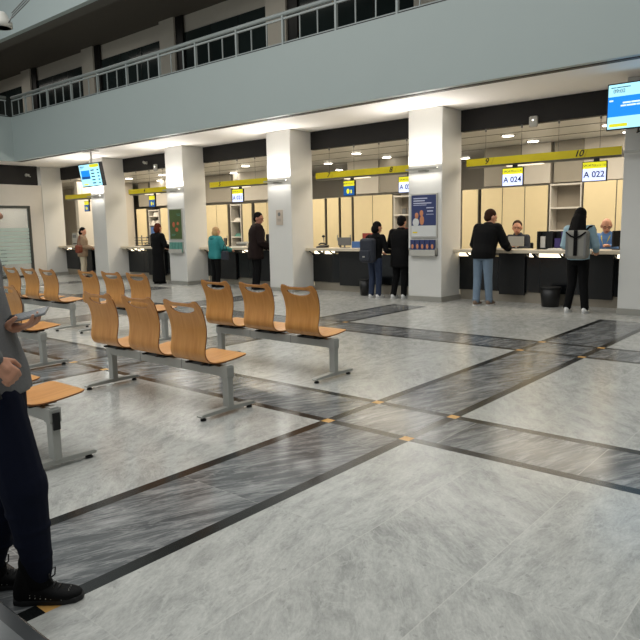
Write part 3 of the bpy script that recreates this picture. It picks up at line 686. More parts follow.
# ------------------------------------------------------------------ benches
def seat_shell():
    # profile: (y,z) from seat front tip, round the bend and up the back
    P = [(.335, .482), (.325, .492), (.28, .490), (.20, .480), (.11, .470), (.02, .465), (-.05, .466), (-.105, .475), (-.147, .494), (-.170, .525), (-.180, .565), (-.175, .61), (-.163, .67), (-.157, .75), (-.167, .83), (-.188, .90), (-.213, .96), (-.235, 1.005), (-.245, 1.03)]
    P = [V(0, a, b) for a, b in P]
    Ls = [0]
    for a, b in zip(P[:-1], P[1:]): Ls.append(Ls[-1]+(b-a).length)
    T = Ls[-1]
    def at(t):
        t = max(0, min(T, t))
        for i in range(len(P)-1):
            if t <= Ls[i+1]+1e-9:
                k = (t-Ls[i])/(Ls[i+1]-Ls[i]); p0 = P[max(i-1, 0)]; p1 = P[i]; p2 = P[i+1]; p3 = P[min(i+2, len(P)-1)]
                return .5*((2*p1)+(p2-p0)*k+(2*p0-5*p1+4*p2-p3)*k*k+(3*p1-p0-3*p2+p3)*k**3)
        return P[-1]
    def hw(t):
        u = t/T
        if u < .08: return .225+.025*math.sin(u/.08*pi/2)
        if u < .45: return .25
        if u < .6: return .25-.012*math.sin((u-.45)/.15*pi/2)
        return .238+.027*((u-.6)/.4)**1.2
    HA, HB = -.62, .62
    cols = [-1, -.985, -.95, -.88, -.8, -.71, -.66, HA, -.56, -.46, -.32, -.16, 0, .16, .32, .46, .56, HB, .66, .71, .8, .88, .95, .985, 1]
    def top(s):
        a = abs(s); y = T-.030+.030*math.exp(-((a-.78)/.2)**2)
        if a > .84: y -= .062*((a-.84)/.16)**2.2
        return y
    tm = T-.088
    def lo(s): return tm-.004-(.038*math.sqrt(max(0, 1-(s/HB)**2)) if abs(s) < HB else 0)+.018*s*s
    def hi(s): return tm+.004+(.018*math.sqrt(max(0, 1-(s/HB)**2)) if abs(s) < HB else 0)+.018*s*s
    nb = 34; mb = MB(); rows = []
    t0 = .0
    for i in range(nb+1):
        rows.append([(lo(s))*(i/nb) if i else 0 for s in cols])
    for k in range(1, 2): rows.append([hi(s) for s in cols])
    for k in (1/3, 2/3, 1): rows.append([hi(s)+(top(s)-hi(s))*k for s in cols])
    # rounded front corners
    vs = []
    for ri, row in enumerate(rows):
        for s, t in zip(cols, row):
            if t < .06: t = t+(.06-t)*max(0, (abs(s)-.78)/.22)**2
            p = at(t); vs.append((s*hw(t), p.y, p.z))
    n = len(cols); fs = []
    for i in range(len(rows)-1):
        for j in range(n-1):
            if i == nb and HA-1e-6 <= cols[j] and cols[j+1] <= HB+1e-6: continue
            fs.append((i*n+j, i*n+j+1, (i+1)*n+j+1, (i+1)*n+j))
    mb.add(vs, fs, 0, True)
    return mb
SHELL = seat_shell()
def make_bench(label):
    t = thing('waiting_bench', (0, 0, 0), label, 'bench', None)
    MB().box(-.965, .965, .0, .08, .335, .425).build('beam', 'steel', t, bevel=.006)
    for k, x in enumerate((-.69, -.01, .655)):
        o = MB(); o.v = SHELL.v; o.f = SHELL.f; o.m = SHELL.m; o.sm = SHELL.sm
        s = o.build('seat_shell', ['wood', 'wood_edge'], t, (x, 0, 0), solid=.013, sub=1)
        MB().box(-.14, .14, -.06, .14, .425, .452).box(-.12, -.09, -.12, .20, .44, .456).box(.09, .12, -.12, .20, .44, .456).build('seat_bracket', 'black', s)
        if k: MB().box(x-.335, x-.33, -.002, .082, .333, .427).build('beam_joint', 'mid_grey', t)
    for s in (-1, 1):
        x = s*.918
        l = MB().box(x-.04, x+.04, .01, .07, .055, .44).build('leg', 'steel', t, bevel=.004)
        MB().prism([(-.29, .03), (.33, .03), (.34, .045), (.32, .058), (.08, .068), (0, .068), (-.27, .058), (-.30, .045)], 0, x-.032, x+.032).build('foot', 'steel', l, bevel=.004)
        for y in (-.25, .29): MB().lathe([(.026, 0), (.026, .014), (.014, .02), (.012, .032)], (x, y, 0), n=12).build('glide', 'black_rubber', l)
        MB().box(x-.042, x+.042, -.002, .082, .33, .43).build('beam_end_cap', 'steel', l)
    return t
def copy_tree(o, parent=None):
    c = o.copy(); COL.objects.link(c); c.parent = parent
    for ch in list(o.children): copy_tree(ch, c)
    return c
blab = [((-5.235, 3.724), 'three-seat plywood bench in the middle, nearest whole one'), ((-8.80, 5.67), 'three-seat plywood bench just behind the nearest whole one, left of centre'),
        ((-5.338, 5.338), 'three-seat plywood bench at centre right, closest to the blue poster pillar'), ((-11.212, 5.56), 'three-seat plywood bench at the far left, seat backs before the glazed office'),
        ((-8.547, 3.695), 'plywood bench behind the held phone at the left edge, second from the front'), ((-5.189, 2.081), 'plywood bench nearest the camera, cut by the left edge beside the standing person')]
proto = make_bench(blab[0][1]); BX = []
for k, ((x, y), l) in enumerate(blab):
    b = proto if k == 0 else copy_tree(proto)
    b.location = (x*S, y*S, 0); b['label'] = l; b['group'] = 'plywood waiting benches'; BX.append(b)
t = [c for c in BX[5].children if c.name.startswith('leg')][-1]
MB().box(.96, .975, .015, .065, .28, .40).build('cap_plate', 'black', t)

# ------------------------------------------------------------------ people
def head_mtx(yaw, pitch=0): return Matrix.Rotation(yaw, 3, 'Z') @ Matrix.Rotation(pitch, 3, 'X')
def hand(mb, w, d, up, h, curl=.5, side=1, spread=1.):
    """palm + four fingers + thumb; w wrist, d direction, up = back-of-hand normal"""
    w = Vector(w); d = Vector(d).normalized(); up = Vector(up); up = (up-d*up.dot(d)).normalized(); lat = d.cross(up)*side
    pl = .052*h
    for k in range(4):
        o = lat*((k-1.5)*.0105*h); mb.limb(w+o*.6, w+d*pl+o, .0075*h, .0068*h, 10)
    mb.limb(w-d*.01*h, w+d*pl*.6, .0105*h, .012*h, 10)
    lens = (.040, .046, .043, .034)
    for k in range(4):
        o = lat*((k-1.5)*.0118*h*spread); p = w+d*pl+o; L = lens[k]*h
        for seg, (fr, ang) in enumerate(((.45, curl*.6), (.3, curl*1.4), (.25, curl*2.0))):
            dd = (d*math.cos(ang)-up*math.sin(ang)).normalized(); q = p+dd*L*fr; mb.limb(p, q, (.0056-.0005*seg)*h, (.0052-.0005*seg)*h, 8); p = q
    b = w+d*.012*h-lat*.014*h
    td = (d*.65-lat*.6-up*.45).normalized(); p1 = b+td*.030*h; mb.limb(b, p1, .0078*h, .0066*h, 8)
    p2 = p1+(d*.9-lat*.15-up*.45).normalized()*.022*h; mb.limb(p1, p2, .0064*h, .0052*h, 8)
def person(name_label, loc, rotz, h, pose=None, top='cloth_black', bottom='cloth_black', shoes='shoe_black', skin='skin', hair='hair_black', hairstyle='short',
           headyaw=0, headpitch=0, lean=0, coat=0, bulk=1., glasses=False, hood=False, seated=False, vox=.011, curl=.5, cuff=1., body_only_upper=False):
    t = thing('person', loc, name_label, 'person', None, rotz)
    J = dict(pelvis=(0, 0, .525), waist=(0, .004, .61), chest=(0, 0, .73), neck=(0, -.005, .825), head=(0, .012, .925),
             sl=(-.105, -.005, .80), sr=(.105, -.005, .80), el=(-.135, -.02, .64), er=(.135, -.02, .64), wl=(-.125, .06, .50), wr=(.125, .06, .50),
             hl=(-.05, 0, .50), hr=(.05, 0, .50), kl=(-.055, .012, .28), kr=(.055, .012, .28), al=(-.058, -.012, .052), ar=(.058, -.012, .052))
    R = Matrix.Rotation(-lean, 3, 'X'); pv = Vector(J['pelvis'])
    for k in ('waist', 'chest', 'neck', 'head', 'sl', 'sr', 'el', 'er', 'wl', 'wr'): J[k] = tuple(pv+R @ (Vector(J[k])-pv))
    if pose: J.update(pose)
    J = {k: Vector(v)*h for k, v in J.items()}
    g = lambda k: J[k]
    b = bulk; sd = (g('sr')-g('sl')).normalized(); hd = (g('hr')-g('hl')).normalized()
    # skin body
    mb = MB()
    mb.loft([(g('pelvis')-V(0, 0, .04*h), .06*h, .045*h, hd), (g('pelvis')+V(0, 0, .02*h), .078*h, .05*h, hd), (g('waist'), .068*h, .045*h, (hd+sd).normalized()), (g('chest'), .082*h, .052*h, sd), ((g('sl')+g('sr'))/2-V(0, 0, .012*h), .08*h, .04*h, sd), (g('neck'), .034*h, .032*h, sd)])
    mb.limb(g('neck')-V(0, 0, .02*h), g('head')-V(0, 0, .02*h), .031*h, .029*h)
    hm = head_mtx(headyaw, headpitch); hc = g('head')
    hh = h*1.17
    def hp(x, y, z): return hc+hm @ V(x*hh, y*hh, z*hh)
    mb.ell(hp(0, -.004, .012), (.042*hh, .052*hh, .052*hh), hm)
    mb.ell(hp(0, .012, -.024), (.031*hh, .036*hh, .040*hh), hm)
    mb.limb(hp(0, .049, .004), hp(0, .060, -.014), .0045*hh, .0075*hh, 8)
    for s in (-1, 1): mb.ell(hp(s*.043, -.004, -.004), (.006*hh, .012*hh, .018*hh), hm); mb.ell(hp(s*.018, .046, .014), (.012*hh, .006*hh, .004*hh), hm)
    mb.limb(hp(-.009, .049, -.034), hp(.009, .049, -.034), .004*hh, .004*hh, 8)
    for s, q in ((-1, 'l'), (1, 'r')):
        mb.limb(g('s'+q), g('e'+q), .026*h, .021*h); mb.limb(g('e'+q), g('w'+q), .021*h, .0135*h)
        mb.limb(g('s'+q), g('chest')+V(0, 0, .05*h), .026*h, .04*h)
        d = (g('w'+q)-g('e'+q)).normalized(); up = V(0, 0, 1) if abs(d.z) < .75 else V(s, 0, 0)
        hand(mb, g('w'+q)+d*.008*h, d, up, h, curl, s)
        mb.limb(g('h'+q), g('k'+q), .044*h, .030*h); mb.limb(g('k'+q), g('a'+q), .029*h, .019*h)
        mb.limb(g('a'+q), g('a'+q)+hdir(hd)*.06*h-V(0, 0, .022*h), .020*h, .016*h)
    mb.build('body', skin, t, remesh=vox*.8, smooth_it=3, puff=.004)
    # top garment
    mb = MB(); a = .010*h*b
    hem = g('pelvis')-V(0, 0, (.035+coat)*h)
    rings = [(hem, (.083+.25*coat*.3)*h*b, (.060+.08*coat)*h*b, hd), (g('pelvis')+V(0, 0, .0*h), .088*h*b, .064*h*b, hd), (g('waist'), .084*h*b, .062*h*b, (hd+sd).normalized()), (g('chest'), .096*h*b, .068*h*b, sd),
             (g('chest')*.35+(g('sl')+g('sr'))/2*.65, .104*h*b, .060*h*b, sd), ((g('sl')+g('sr'))/2+V(0, 0, .012*h), .082*h*b, .044*h*b, sd), (g('neck')+V(0, 0, .008*h), .040*h, .038*h, sd)]
    mb.loft(rings)
    for q in 'lr':
        mb.limb(g('s'+q), g('e'+q), .035*h*b, .029*h*b); w = g('e'+q)+(g('w'+q)-g('e'+q))*cuff; mb.limb(g('e'+q), w, .029*h*b, .021*h*b); mb.limb(g('s'+q), g('chest')+V(0, 0, .05*h), .035*h*b, .05*h)
        # cloth folds at the elbow
        mb.ell(g('e'+q), (.032*h*b, .032*h*b, .022*h*b))
    mb.limb(g('neck')+sd*-.02*h, g('neck')+sd*.02*h, .034*h, .034*h)
    if hood: mb.ell(g('neck')+hdir(sd)*-.045*h-V(0, 0, .005*h), (.07*h, .04*h, .035*h))
    mb.build('jacket' if coat <= 0 else 'coat', top, t, remesh=vox, smooth_it=3, puff=.014*bulk)
    # trousers
    mb = MB()
    mb.loft([(g('pelvis')-V(0, 0, .055*h), .070*h, .055*h, hd), (g('pelvis')-V(0, 0, .0*h), .082*h, .058*h, hd), (g('waist')-V(0, 0, .02*h), .074*h, .052*h, hd)])
    for q in 'lr':
        mb.limb(g('h'+q), g('k'+q), .052*h, .037*h); mb.limb(g('k'+q), g('a'+q)+V(0, 0, .0*h), .037*h, .030*h)
        mb.ell(g('a'+q)+V(0, 0, .01*h), (.033*h, .035*h, .014*h))
    mb.build('trousers', bottom, t, remesh=vox, smooth_it=3, puff=.012)
    for q in 'lr':
        fd = hdir(hd); p = g('a'+q); p = V(p.x, p.y, 0)
        if seated: p.z = g('a'+q).z-.05*h
        m3 = Matrix((hd, fd, V(0, 0, 1))).transposed()
        mb = MB()
        mb.ell(p+fd*.035*h+V(0, 0, .020*h), (.026*h, .085*h, .017*h), m3); mb.ell(p+fd*-.012*h+V(0, 0, .032*h), (.025*h, .036*h, .032*h), m3); mb.ell(p+fd*.03*h+V(0, 0, .035*h), (.023*h, .05*h, .018*h), m3)
        sh_ = mb.build('shoe', shoes, t, remesh=.007, smooth_it=3)
        mb = MB()
        vs = []; n = 20
        for z, k in ((0.001, 1), (.010*h, 1.03)):
            for i in range(n):
                tt = 2*pi*i/n; vs.append(p+fd*.033*h+hd*(.026*h*k*math.cos(tt))+fd*(.086*h*k*math.sin(tt))+V(0, 0, z))
        mb.add(vs, [(i, (i+1) % n, n+(i+1) % n, n+i) for i in range(n)]+[tuple(range(n))[::-1], tuple(range(n, 2*n))]); mb.build('sole', 'shoe_white' if shoes in ('shoe_white', 'shoe_tan') else 'sole_black', sh_)
    # hair
    mb = MB()
    if hairstyle != 'bald':
        mb.ell(hp(0, -.012, .022), (.047*hh, .054*hh, .052*hh), hm)
        if hairstyle == 'short': mb.ell(hp(0, -.026, -.005), (.042*hh, .036*hh, .042*hh), hm)
        elif hairstyle == 'bob': mb.ell(hp(0, -.022, -.018), (.052*hh, .045*hh, .055*hh), hm)
        elif hairstyle == 'long':
            mb.ell(hp(0, -.020, -.01), (.052*hh, .047*hh, .06*hh), hm)
            mb.limb(hp(0, -.030, -.03), V(hc.x, hc.y, hc.z)+V(0, -.11*h, -.15*h), .052*hh, .046*hh); mb.limb(hp(-.02, -.035, -.03), hc+V(-.045*h, -.09*h, -.15*h), .036*hh, .034*hh); mb.limb(hp(.02, -.035, -.03), hc+V(.045*h, -.09*h, -.15*h), .036*hh, .034*hh)
        elif hairstyle == 'tied': mb.ell(hp(0, -.055, .0), (.03*hh, .03*hh, .045*hh), hm); mb.ell(hp(0, -.024, -.005), (.045*hh, .038*hh, .045*hh), hm)
    else: mb.ell(hp(-.038, -.02, -.005), (.010*hh, .03*hh, .02*hh), hm).ell(hp(.038, -.02, -.005), (.010*hh, .03*hh, .02*hh), hm).ell(hp(0, -.045, -.012), (.035*hh, .014*hh, .02*hh), hm)
    mb.build('hair', hair, t, remesh=.008, smooth_it=2)
    for s in (-1, 1): MB().ell(hp(s*.0175, .0465, .006), (.006*hh, .005*hh, .0035*hh), hm).build('eye', 'eye', t)
    MB().ell(hp(0, .0525, -.034), (.013*hh, .004*hh, .0035*hh), hm).build('mouth', 'lips', t)
    if glasses:
        mb = MB()
        for s in (-1, 1):
            pts = [hp(s*.019+.014*math.cos(k*pi/6), .058, .005+.010*math.sin(k*pi/6)) for k in range(13)]; mb.tube(pts, .0016*h, 6)
            mb.tube([hp(s*.033, .056, .008), hp(s*.043, .0, .008)], .0014*h, 6)
        mb.tube([hp(-.005, .059, .007), hp(.005, .059, .007)], .0016*h, 6); mb.build('glasses', 'black', t)
    return t, J
def hdir(x): return V(0, 0, 1).cross(x).normalized()

# customers at the counters (facing +Y)
lean1 = dict(wl=(-.10, .24, .575), wr=(.15, .25, .575), el=(-.165, .11, .62), er=(.175, .13, .62))
person('man in black jacket and blue jeans leaning on the counter under ticket screen A 024', (-6.06, 12.15, 0), -.05, 1.96,
       dict(lean1, kl=(-.06, .0, .28), al=(-.045, -.05, .052), ar=(.06, .03, .052)), top='cloth_black', bottom='jeans', shoes='shoe_tan', hair='hair_brown', headyaw=-.5, headpitch=-.3, lean=.34, bulk=1.34, cuff=.9)
person('woman with long black hair, light sleeves and black leggings standing at the right counter', (-4.12, 11.98, 0), 0.0, 1.87,
       dict(wl=(-.11, .17, .60), wr=(.11, .17, .60), el=(-.145, .03, .65), er=(.145, .03, .65), al=(-.085, -.01, .052), ar=(.08, .0, .052)), top='light_blue_cloth', bottom='cloth_black', shoes='shoe_white', hair='hair_black', hairstyle='long', headpitch=-.25, lean=.04, bulk=1.1, coat=-.03, cuff=.95)
t = thing('backpack', (-4.06, 11.74, .99), 'pale grey backpack with dark centre strap on the long-haired woman', 'backpack')
MB().box(-.20, .20, -.09, .09, 0, .50).build('pack_body', 'bag_grey', t, bevel=.06)
MB().box(-.03, .03, -.115, -.095, .06, .50).build('centre_strap', 'cloth_black', t); [MB().box(q, q+.035, -.098, -.08, .05, .46).build('side_trim', 'mid_grey', t) for q in (-.175, .14)]
MB().tube([(-.17, -.10, .47), (-.08, -.112, .40), (0, -.114, .37), (.08, -.112, .40), (.17, -.10, .47)], .014).build('flap_trim', 'cloth_black', t)
for s in (-1, 1): MB().tube([(s*.13, .05, .50), (s*.16, .12, .56), (s*.17, .30, .57), (s*.17, .41, .50), (s*.17, .42, .38)], .018).build('shoulder_strap', 'cloth_black', t)
person('woman in dark jacket, dark jeans and white sneakers wearing a dark backpack', (-8.72, 12.14, 0), -.05, 1.72,
       dict(wl=(-.08, .20, .60), wr=(.12, .20, .60), el=(-.14, .05, .63), er=(.15, .05, .63), al=(-.05, -.02, .052), ar=(.055, .0, .052)), top='cloth_black', bottom='jeans_dark', shoes='shoe_white', hair='hair_black', hairstyle='bob', headyaw=-.3, headpitch=-.35, lean=.1, cuff=.95)
t = thing('backpack', (-8.74, 11.90, .82), 'dark grey backpack worn by the woman in dark jeans', 'backpack', rotz=-.05)
MB().box(-.18, .18, -.10, .10, 0, .54).build('pack_body', 'bag_dark', t, bevel=.06)
MB().box(-.14, .14, -.15, -.09, .04, .28).build('front_pocket', 'bag_dark', t, bevel=.04); MB().box(-.03, .03, -.157, -.148, .12, .15).build('badge', 'grey_plastic', t)
for s in (-1, 1): MB().tube([(s*.11, .06, .50), (s*.14, .12, .57), (s*.15, .28, .55), (s*.15, .36, .40)], .016).build('shoulder_strap', 'cloth_black', t)
person('customer in long black coat beside the backpack woman, half hidden by the blue poster pillar', (-8.20, 12.38, 0), .1, 1.84,
       dict(wl=(-.13, .21, .59), wr=(.10, .18, .60), el=(-.17, .06, .65), er=(.15, .05, .64), al=(-.06, -.06, .052)), top='cloth_black', bottom='cloth_black', shoes='shoe_white', hair='hair_black', headpitch=-.3, lean=.1, coat=.10, bulk=1.25, cuff=.95)
person('blonde woman in teal padded jacket standing at the counter', (-14.16, 12.08, 0), -.1, 1.68,
       dict(wl=(-.08, .20, .62), wr=(.12, .22, .62), el=(-.15, .04, .66), er=(.16, .06, .65)), top='cloth_teal', bottom='cloth_black', shoes='shoe_black', hair='hair_blonde', hairstyle='bob', headpitch=-.1, hood=True, lean=.06, bulk=1.4, cuff=.95)
t = thing('handbag', (-13.72, 12.05, .78), 'dark grey handbag hanging beside the teal-jacket woman', 'bag')
MB().prism([(-.13, 0), (.13, 0), (.10, .24), (-.10, .24)], 1, -.06, .06).build('bag_body', 'bag_dark', t, bevel=.03); MB().tube([(-.09, 0, .22), (-.06, 0, .36), (.0, 0, .44), (.06, 0, .36), (.09, 0, .22)], .010).build('handle', 'black', t)
person('tall man in dark brown coat looking right at the counter beside the notice pillar', (-12.66, 12.2, 0), -.5, 2.04,
       dict(wl=(-.09, .18, .54), wr=(.11, .18, .54), el=(-.145, .02, .63), er=(.15, .04, .62)), top='cloth_brown', bottom='cloth_black', shoes='shoe_black', hair='hair_black', headyaw=-.7, headpitch=-.25, lean=.10, coat=.08, bulk=1.4, skin='skin_dim', cuff=.95)
t, J = person('auburn-haired customer in a long black robe at the left counter', (-16.76, 12.02, 0), .1, 1.82,
       dict(wl=(-.08, .2, .60), wr=(.12, .2, .60), el=(-.15, .04, .64), er=(.15, .04, .64)), top='cloth_black', bottom='cloth_black', hair='hair_auburn', hairstyle='bob', headpitch=-.2, lean=.06, bulk=1.12)
MB().loft([(V(0, 0, .06), .21, .17), (V(0, 0, .4), .20, .16), (V(0, 0, .8), .18, .14), (V(0, 0, 1.0), .165, .125)]).build('robe_skirt', 'cloth_black', t, remesh=.02)
person('woman in beige patterned top and cream trousers at the far left counter', (-21.25, 12.1, 0), -.8, 1.76,
       dict(wr=(.03, .17, .60), wl=(-.09, .15, .60), er=(.12, .0, .63)), top='beige_cloth', bottom='cream_cloth', shoes='shoe_black', hair='hair_black', hairstyle='bob', headyaw=-.2, headpitch=-.3, lean=.05, coat=.05, bulk=1.3)
t = thing('shoulder_bag', (-20.90, 11.80, .90), 'brown leather shoulder bag on the woman in beige', 'bag', rotz=-.9)
MB().box(-.1, .24, -.08, .08, 0, .28).build('bag_body', 'bag_brown', t, bevel=.05); MB().tube([(-.06, 0, .26), (-.02, .02, .45), (.04, .06, .62), (.1, .02, .45), (.2, 0, .26)], .012).build('strap', 'bag_brown', t)
# staff behind the counter
def chair(x, y, label):
    t = thing('office_chair', (x, y, 0), label, 'chair', 'office chairs of the clerks')
    MB().lathe([(.30, .03), (.30, .06), (.05, .10)], n=10).build('base', 'black', t); MB().cyl((0, 0, .08), (0, 0, .52), .03).build('gas_column', 'black', t)
    MB().box(-.24, .24, -.24, .24, .52, .60).build('seat', 'black', t, bevel=.03); MB().box(-.22, .22, .24, .30, .72, 1.2).build('backrest', 'black', t, bevel=.03)
sit = dict(pelvis=(0, 0, .37), waist=(0, .02, .46), chest=(0, .03, .575), neck=(0, .035, .67), head=(0, .06, .762), sl=(-.105, .03, .645), sr=(.105, .03, .645), el=(-.135, .07, .50), er=(.135, .07, .50), wl=(-.09, .21, .55), wr=(.09, .21, .55),
           hl=(-.05, .02, .355), hr=(.05, .02, .355), kl=(-.06, .25, .345), kr=(.06, .25, .345), al=(-.06, .24, .11), ar=(.06, .24, .11))
Z_ST = 0
chair(-6.1, 13.95, 'black office chair under the clerk with glasses'); chair(-4.22, 13.95, 'black office chair under the bald clerk')
person('female clerk with tied brown hair and glasses seated behind the right-hand counter', (-6.1, 13.95, Z_ST+.09), pi, 1.90, sit, top='bag_dark', bottom='cloth_black', hair='hair_brown', hairstyle='tied', headyaw=.35, headpitch=-.1, glasses=True, seated=True, bulk=.95)
t, J = person('bald male clerk in blue shirt with yellow lanyard and glasses', (-4.22, 13.95, Z_ST+.10), pi, 1.90, sit, top='staff_blue', bottom='cloth_black', hair='hair_grey', hairstyle='bald', headyaw=.4, headpitch=-.35, glasses=True, seated=True, skin='skin')
MB().tube([(-.09, .10, 1.29), (-.07, .17, 1.2), (-.02, .19, 1.05)], .012).tube([(.09, .10, 1.29), (.07, .17, 1.2), (.02, .19, 1.05)], .012).build('lanyard', 'leaf_yellow', t)

# ------------------------------------------------------------------ person in the left foreground
FR = -pi/4
t = thing('person', (-2.753, 1.217, 0), 'person in grey jacket and navy trousers at the left edge, holding a phone, cropped head', 'person', None, FR)
h = 1.86; vx = .0085
J = {k: Vector(v) for k, v in dict(pelvis=(-.09, -.125, .98), waist=(-.09, -.15, 1.14), chest=(-.09, -.20, 1.36), neck=(-.09, -.20, 1.55), head=(-.09, -.15, 1.73), sl=(-.28, -.20, 1.49), sr=(.10, -.21, 1.49),
     el=(-.27, -.19, 1.19), er=(.15, -.12, 1.25), wl=(-.11, -.07, 1.215), wr=(.125, -.025, 1.12),
     hl=(-.18, -.13, .93), hr=(-.01, -.085, .93), kl=(-.16, -.13, .52), kr=(.0, -.005, .53), al=(-.13, -.22, .10), ar=(.0, .03, .10)).items()}
g = lambda k: J[k]; X_ = V(1, 0, 0)
mb = MB()
mb.loft([(g('pelvis')-V(0, 0, .06), .12, .09), (g('pelvis')+V(0, 0, .02), .15, .1), (g('waist'), .13, .09), (g('chest'), .155, .10), ((g('sl')+g('sr'))/2, .15, .075), (g('neck'), .06, .06)])
mb.limb(g('neck')-V(0, 0, .03), g('head')-V(0, 0, .03), .058, .054); mb.ell(g('head')+V(0, 0, .02), (.078, .097, .10)); mb.ell(g('head')+V(0, .02, -.045), (.058, .067, .075)); mb.limb(g('head')+V(0, .09, 0), g('head')+V(0, .11, -.03), .009, .014)
for s in (-1, 1): mb.ell(g('head')+V(s*.08, -.01, -.005), (.011, .022, .033))
for s, q in ((-1, 'l'), (1, 'r')):
    mb.limb(g('s'+q), g('e'+q), .048, .039); mb.limb(g('e'+q), g('w'+q), .038, .026)
    mb.limb(g('h'+q), g('k'+q), .08, .056); mb.limb(g('k'+q), g('a'+q), .053, .034); mb.limb(g('a'+q), g('a'+q)+V(0, .0, -.06), .034, .022)
hand(mb, g('wl'), (.15, 1, .12), (.0, -.1, -1), h*1.05, .55, 1, 1.1)
hand(mb, g('wr'), (-.2, .62, -.75), (.75, .6, .3), h*.95, 1.5, 1)
mb.build('body', 'skin', t, remesh=.0058, smooth_it=3)
mb = MB()
mb.loft([(g('pelvis')-V(0, -.005, .045), .182, .140), (g('pelvis')+V(0, 0, .04), .180, .136), (g('waist'), .168, .128), (g('chest'), .186, .13), (g('chest')*.35+(g('sl')+g('sr'))/2*.65, .20, .115), ((g('sl')+g('sr'))/2+V(0, 0, .025), .155, .085), (g('neck')+V(0, 0, .015), .075, .072)])
for q in 'lr':
    mb.limb(g('s'+q), g('e'+q), .074, .062); w = g('e'+q)+(g('w'+q)-g('e'+q))*.92; mb.limb(g('e'+q), w, .062, .043); mb.ell(g('e'+q), (.066, .066, .05))
    for k in range(3): p = g('e'+q).lerp(g('s'+q), .12+.14*k); mb.ell(p, (.070+.002*k, .070, .016))
mb.build('jacket', 'grey_knit', t, remesh=vx, smooth_it=4)
mb = MB()
mb.loft([(g('pelvis')-V(0, 0, .11), .13, .11), (g('pelvis')-V(0, 0, .03), .16, .125), (g('waist')-V(0, 0, .05), .145, .10)])
for q in 'lr':
    mb.limb(g('h'+q), g('k'+q), .100, .100); mb.limb(g('k'+q), g('a'+q)+V(0, 0, .06), .098, .062)
    mb.ell(g('k'+q)+V(0, .004, .0), (.099, .100, .14))
    for k in range(4): p = g('k'+q).lerp(g('a'+q), .25+.16*k); mb.ell(p+V(0, -.004+.01*(k % 2), 0), (.092-.007*k, .092-.007*k, .022))
    mb.limb(g('a'+q)+V(0, 0, .07), g('a'+q)+V(0, 0, .03), .058, .056)
mb.build('trousers', 'navy', t, remesh=vx, smooth_it=4)
MB().ell(g('head')+V(0, -.02, .035), (.088, .098, .098)).ell(g('head')+V(0, -.045, -.01), (.078, .065, .08)).build('hair', 'hair_brown', t, remesh=.01)
# black pocket zip on the jacket and cuff band
z0 = g('wr')
MB().tube([(.10, -.045, 1.10), (.102, -.04, 1.05), (.104, -.035, 1.0), (.098, -.025, .955)], .006, 6).build('pocket_zip', 'black', t)
MB().cyl(g('wr')-(g('wr')-g('er')).normalized()*.03, g('wr')-(g('wr')-g('er')).normalized()*.015, .036, n=20).build('wrist_band', 'black', t)
for q, yaw in (('r', 0), ('l', .2)):
    MB().limb(g('a'+q)+V(0, -.03, .09), g('a'+q)+V(0, -.01, .0), .056, .056).limb(g('a'+q), g('a'+q)+V(0, .02, -.03), .050, .042).build('sock', 'cloth_black', t, remesh=.01)
    a = g('a'+q); m3 = Matrix.Rotation(yaw, 3, 'Z')*.93; P = lambda x, y, z: V(a.x, a.y-.03, 0)+m3 @ V(x, y, z)
    mb = MB()
    mb.loft([(P(0, -.085, .055), .030, .030), (P(0, -.06, .055), .043, .048), (P(0, -.01, .056), .046, .050), (P(0, .06, .050), .047, .042), (P(.002, .12, .040), .052, .030), (P(0, .17, .036), .050, .024), (P(-.004, .205, .033), .036, .018), (P(-.006, .225, .03), .018, .010)])
    mb.loft([(P(0, -.03, .06), .046, .060), (P(0, -.015, .10), .048, .062), (P(0, .0, .15), .050, .062), (P(0, .01, .19), .048, .056)])
    sh_ = mb.build('shoe', 'shoe_black', t, remesh=.005, smooth_it=3)
    pts = [(-.035, -.085), (-.05, -.04), (-.046, .03), (-.054, .10), (-.056, .15), (-.045, .20), (-.018, .233), (.012, .232), (.042, .205), (.054, .15), (.052, .10), (.045, .03), (.048, -.04), (.035, -.085), (.0, -.098)]
    vs = [P(x, y, z) for z in (.0, .028) for x, y in pts]; n = len(pts)
    MB().add(vs, [(i, (i+1) % n, n+(i+1) % n, n+i) for i in range(n)]+[tuple(range(n))[::-1], tuple(range(n, 2*n))]).build('sole', 'sole_black', sh_, bevel=.006)
    mb = MB()
    for k in range(4): y = .055+k*.022; z = .118-k*.013; mb.tube([P(-.03, y, z-.012), P(0, y+.006, z), P(.03, y, z-.012)], .0035, 6)
    for s in (-1, 1): mb.tube([P(0, .075, .118), P(s*.02, .085, .150), P(s*.045, .095, .145), P(s*.03, .095, .115), P(0, .08, .112)], .0035, 6)
    mb.tube([P(-.0, -.01, .125), P(0, .01, .14), P(0, .03, .155), P(0, .035, .13)], .005, 6)
    mb.build('laces', 'black', sh_)
    mb = MB()
    for i in range(7):
        for j in range(3):
            mb.ell(P(.0515-.0045*j, .00+i*.024, .046+j*.012-.003*i), (.0035, .0026, .0026), n=6, m=4)
    for i in range(6): mb.ell(P(-.02+i*.009, .17+.003*(i % 2), .060), (.0022, .0022, .002), n=6, m=4)
    mb.build('eyelet_pattern', 'grey_plastic', sh_)
# the phone in the hand
RZ = Matrix.Rotation(FR, 3, 'Z'); pw = V(-2.753, 1.217, 0)+RZ @ (g('wl')+V(.02, .11, .060))
ph = thing('smartphone', pw, 'flat grey phone held in the hand of the person at the left edge', 'phone', None, FR+.05)
T = Matrix.Rotation(.22, 4, 'X') @ Matrix.Rotation(.25, 4, 'Y')
MB().box(-.042, .042, -.085, .085, -.005, .005, mtx=T).build('casing', 'phone_case', ph, bevel=.003); MB().box(-.038, .038, -.084, .084, .0052, .0062, mtx=T).build('phone_screen', 'black_gloss', ph)

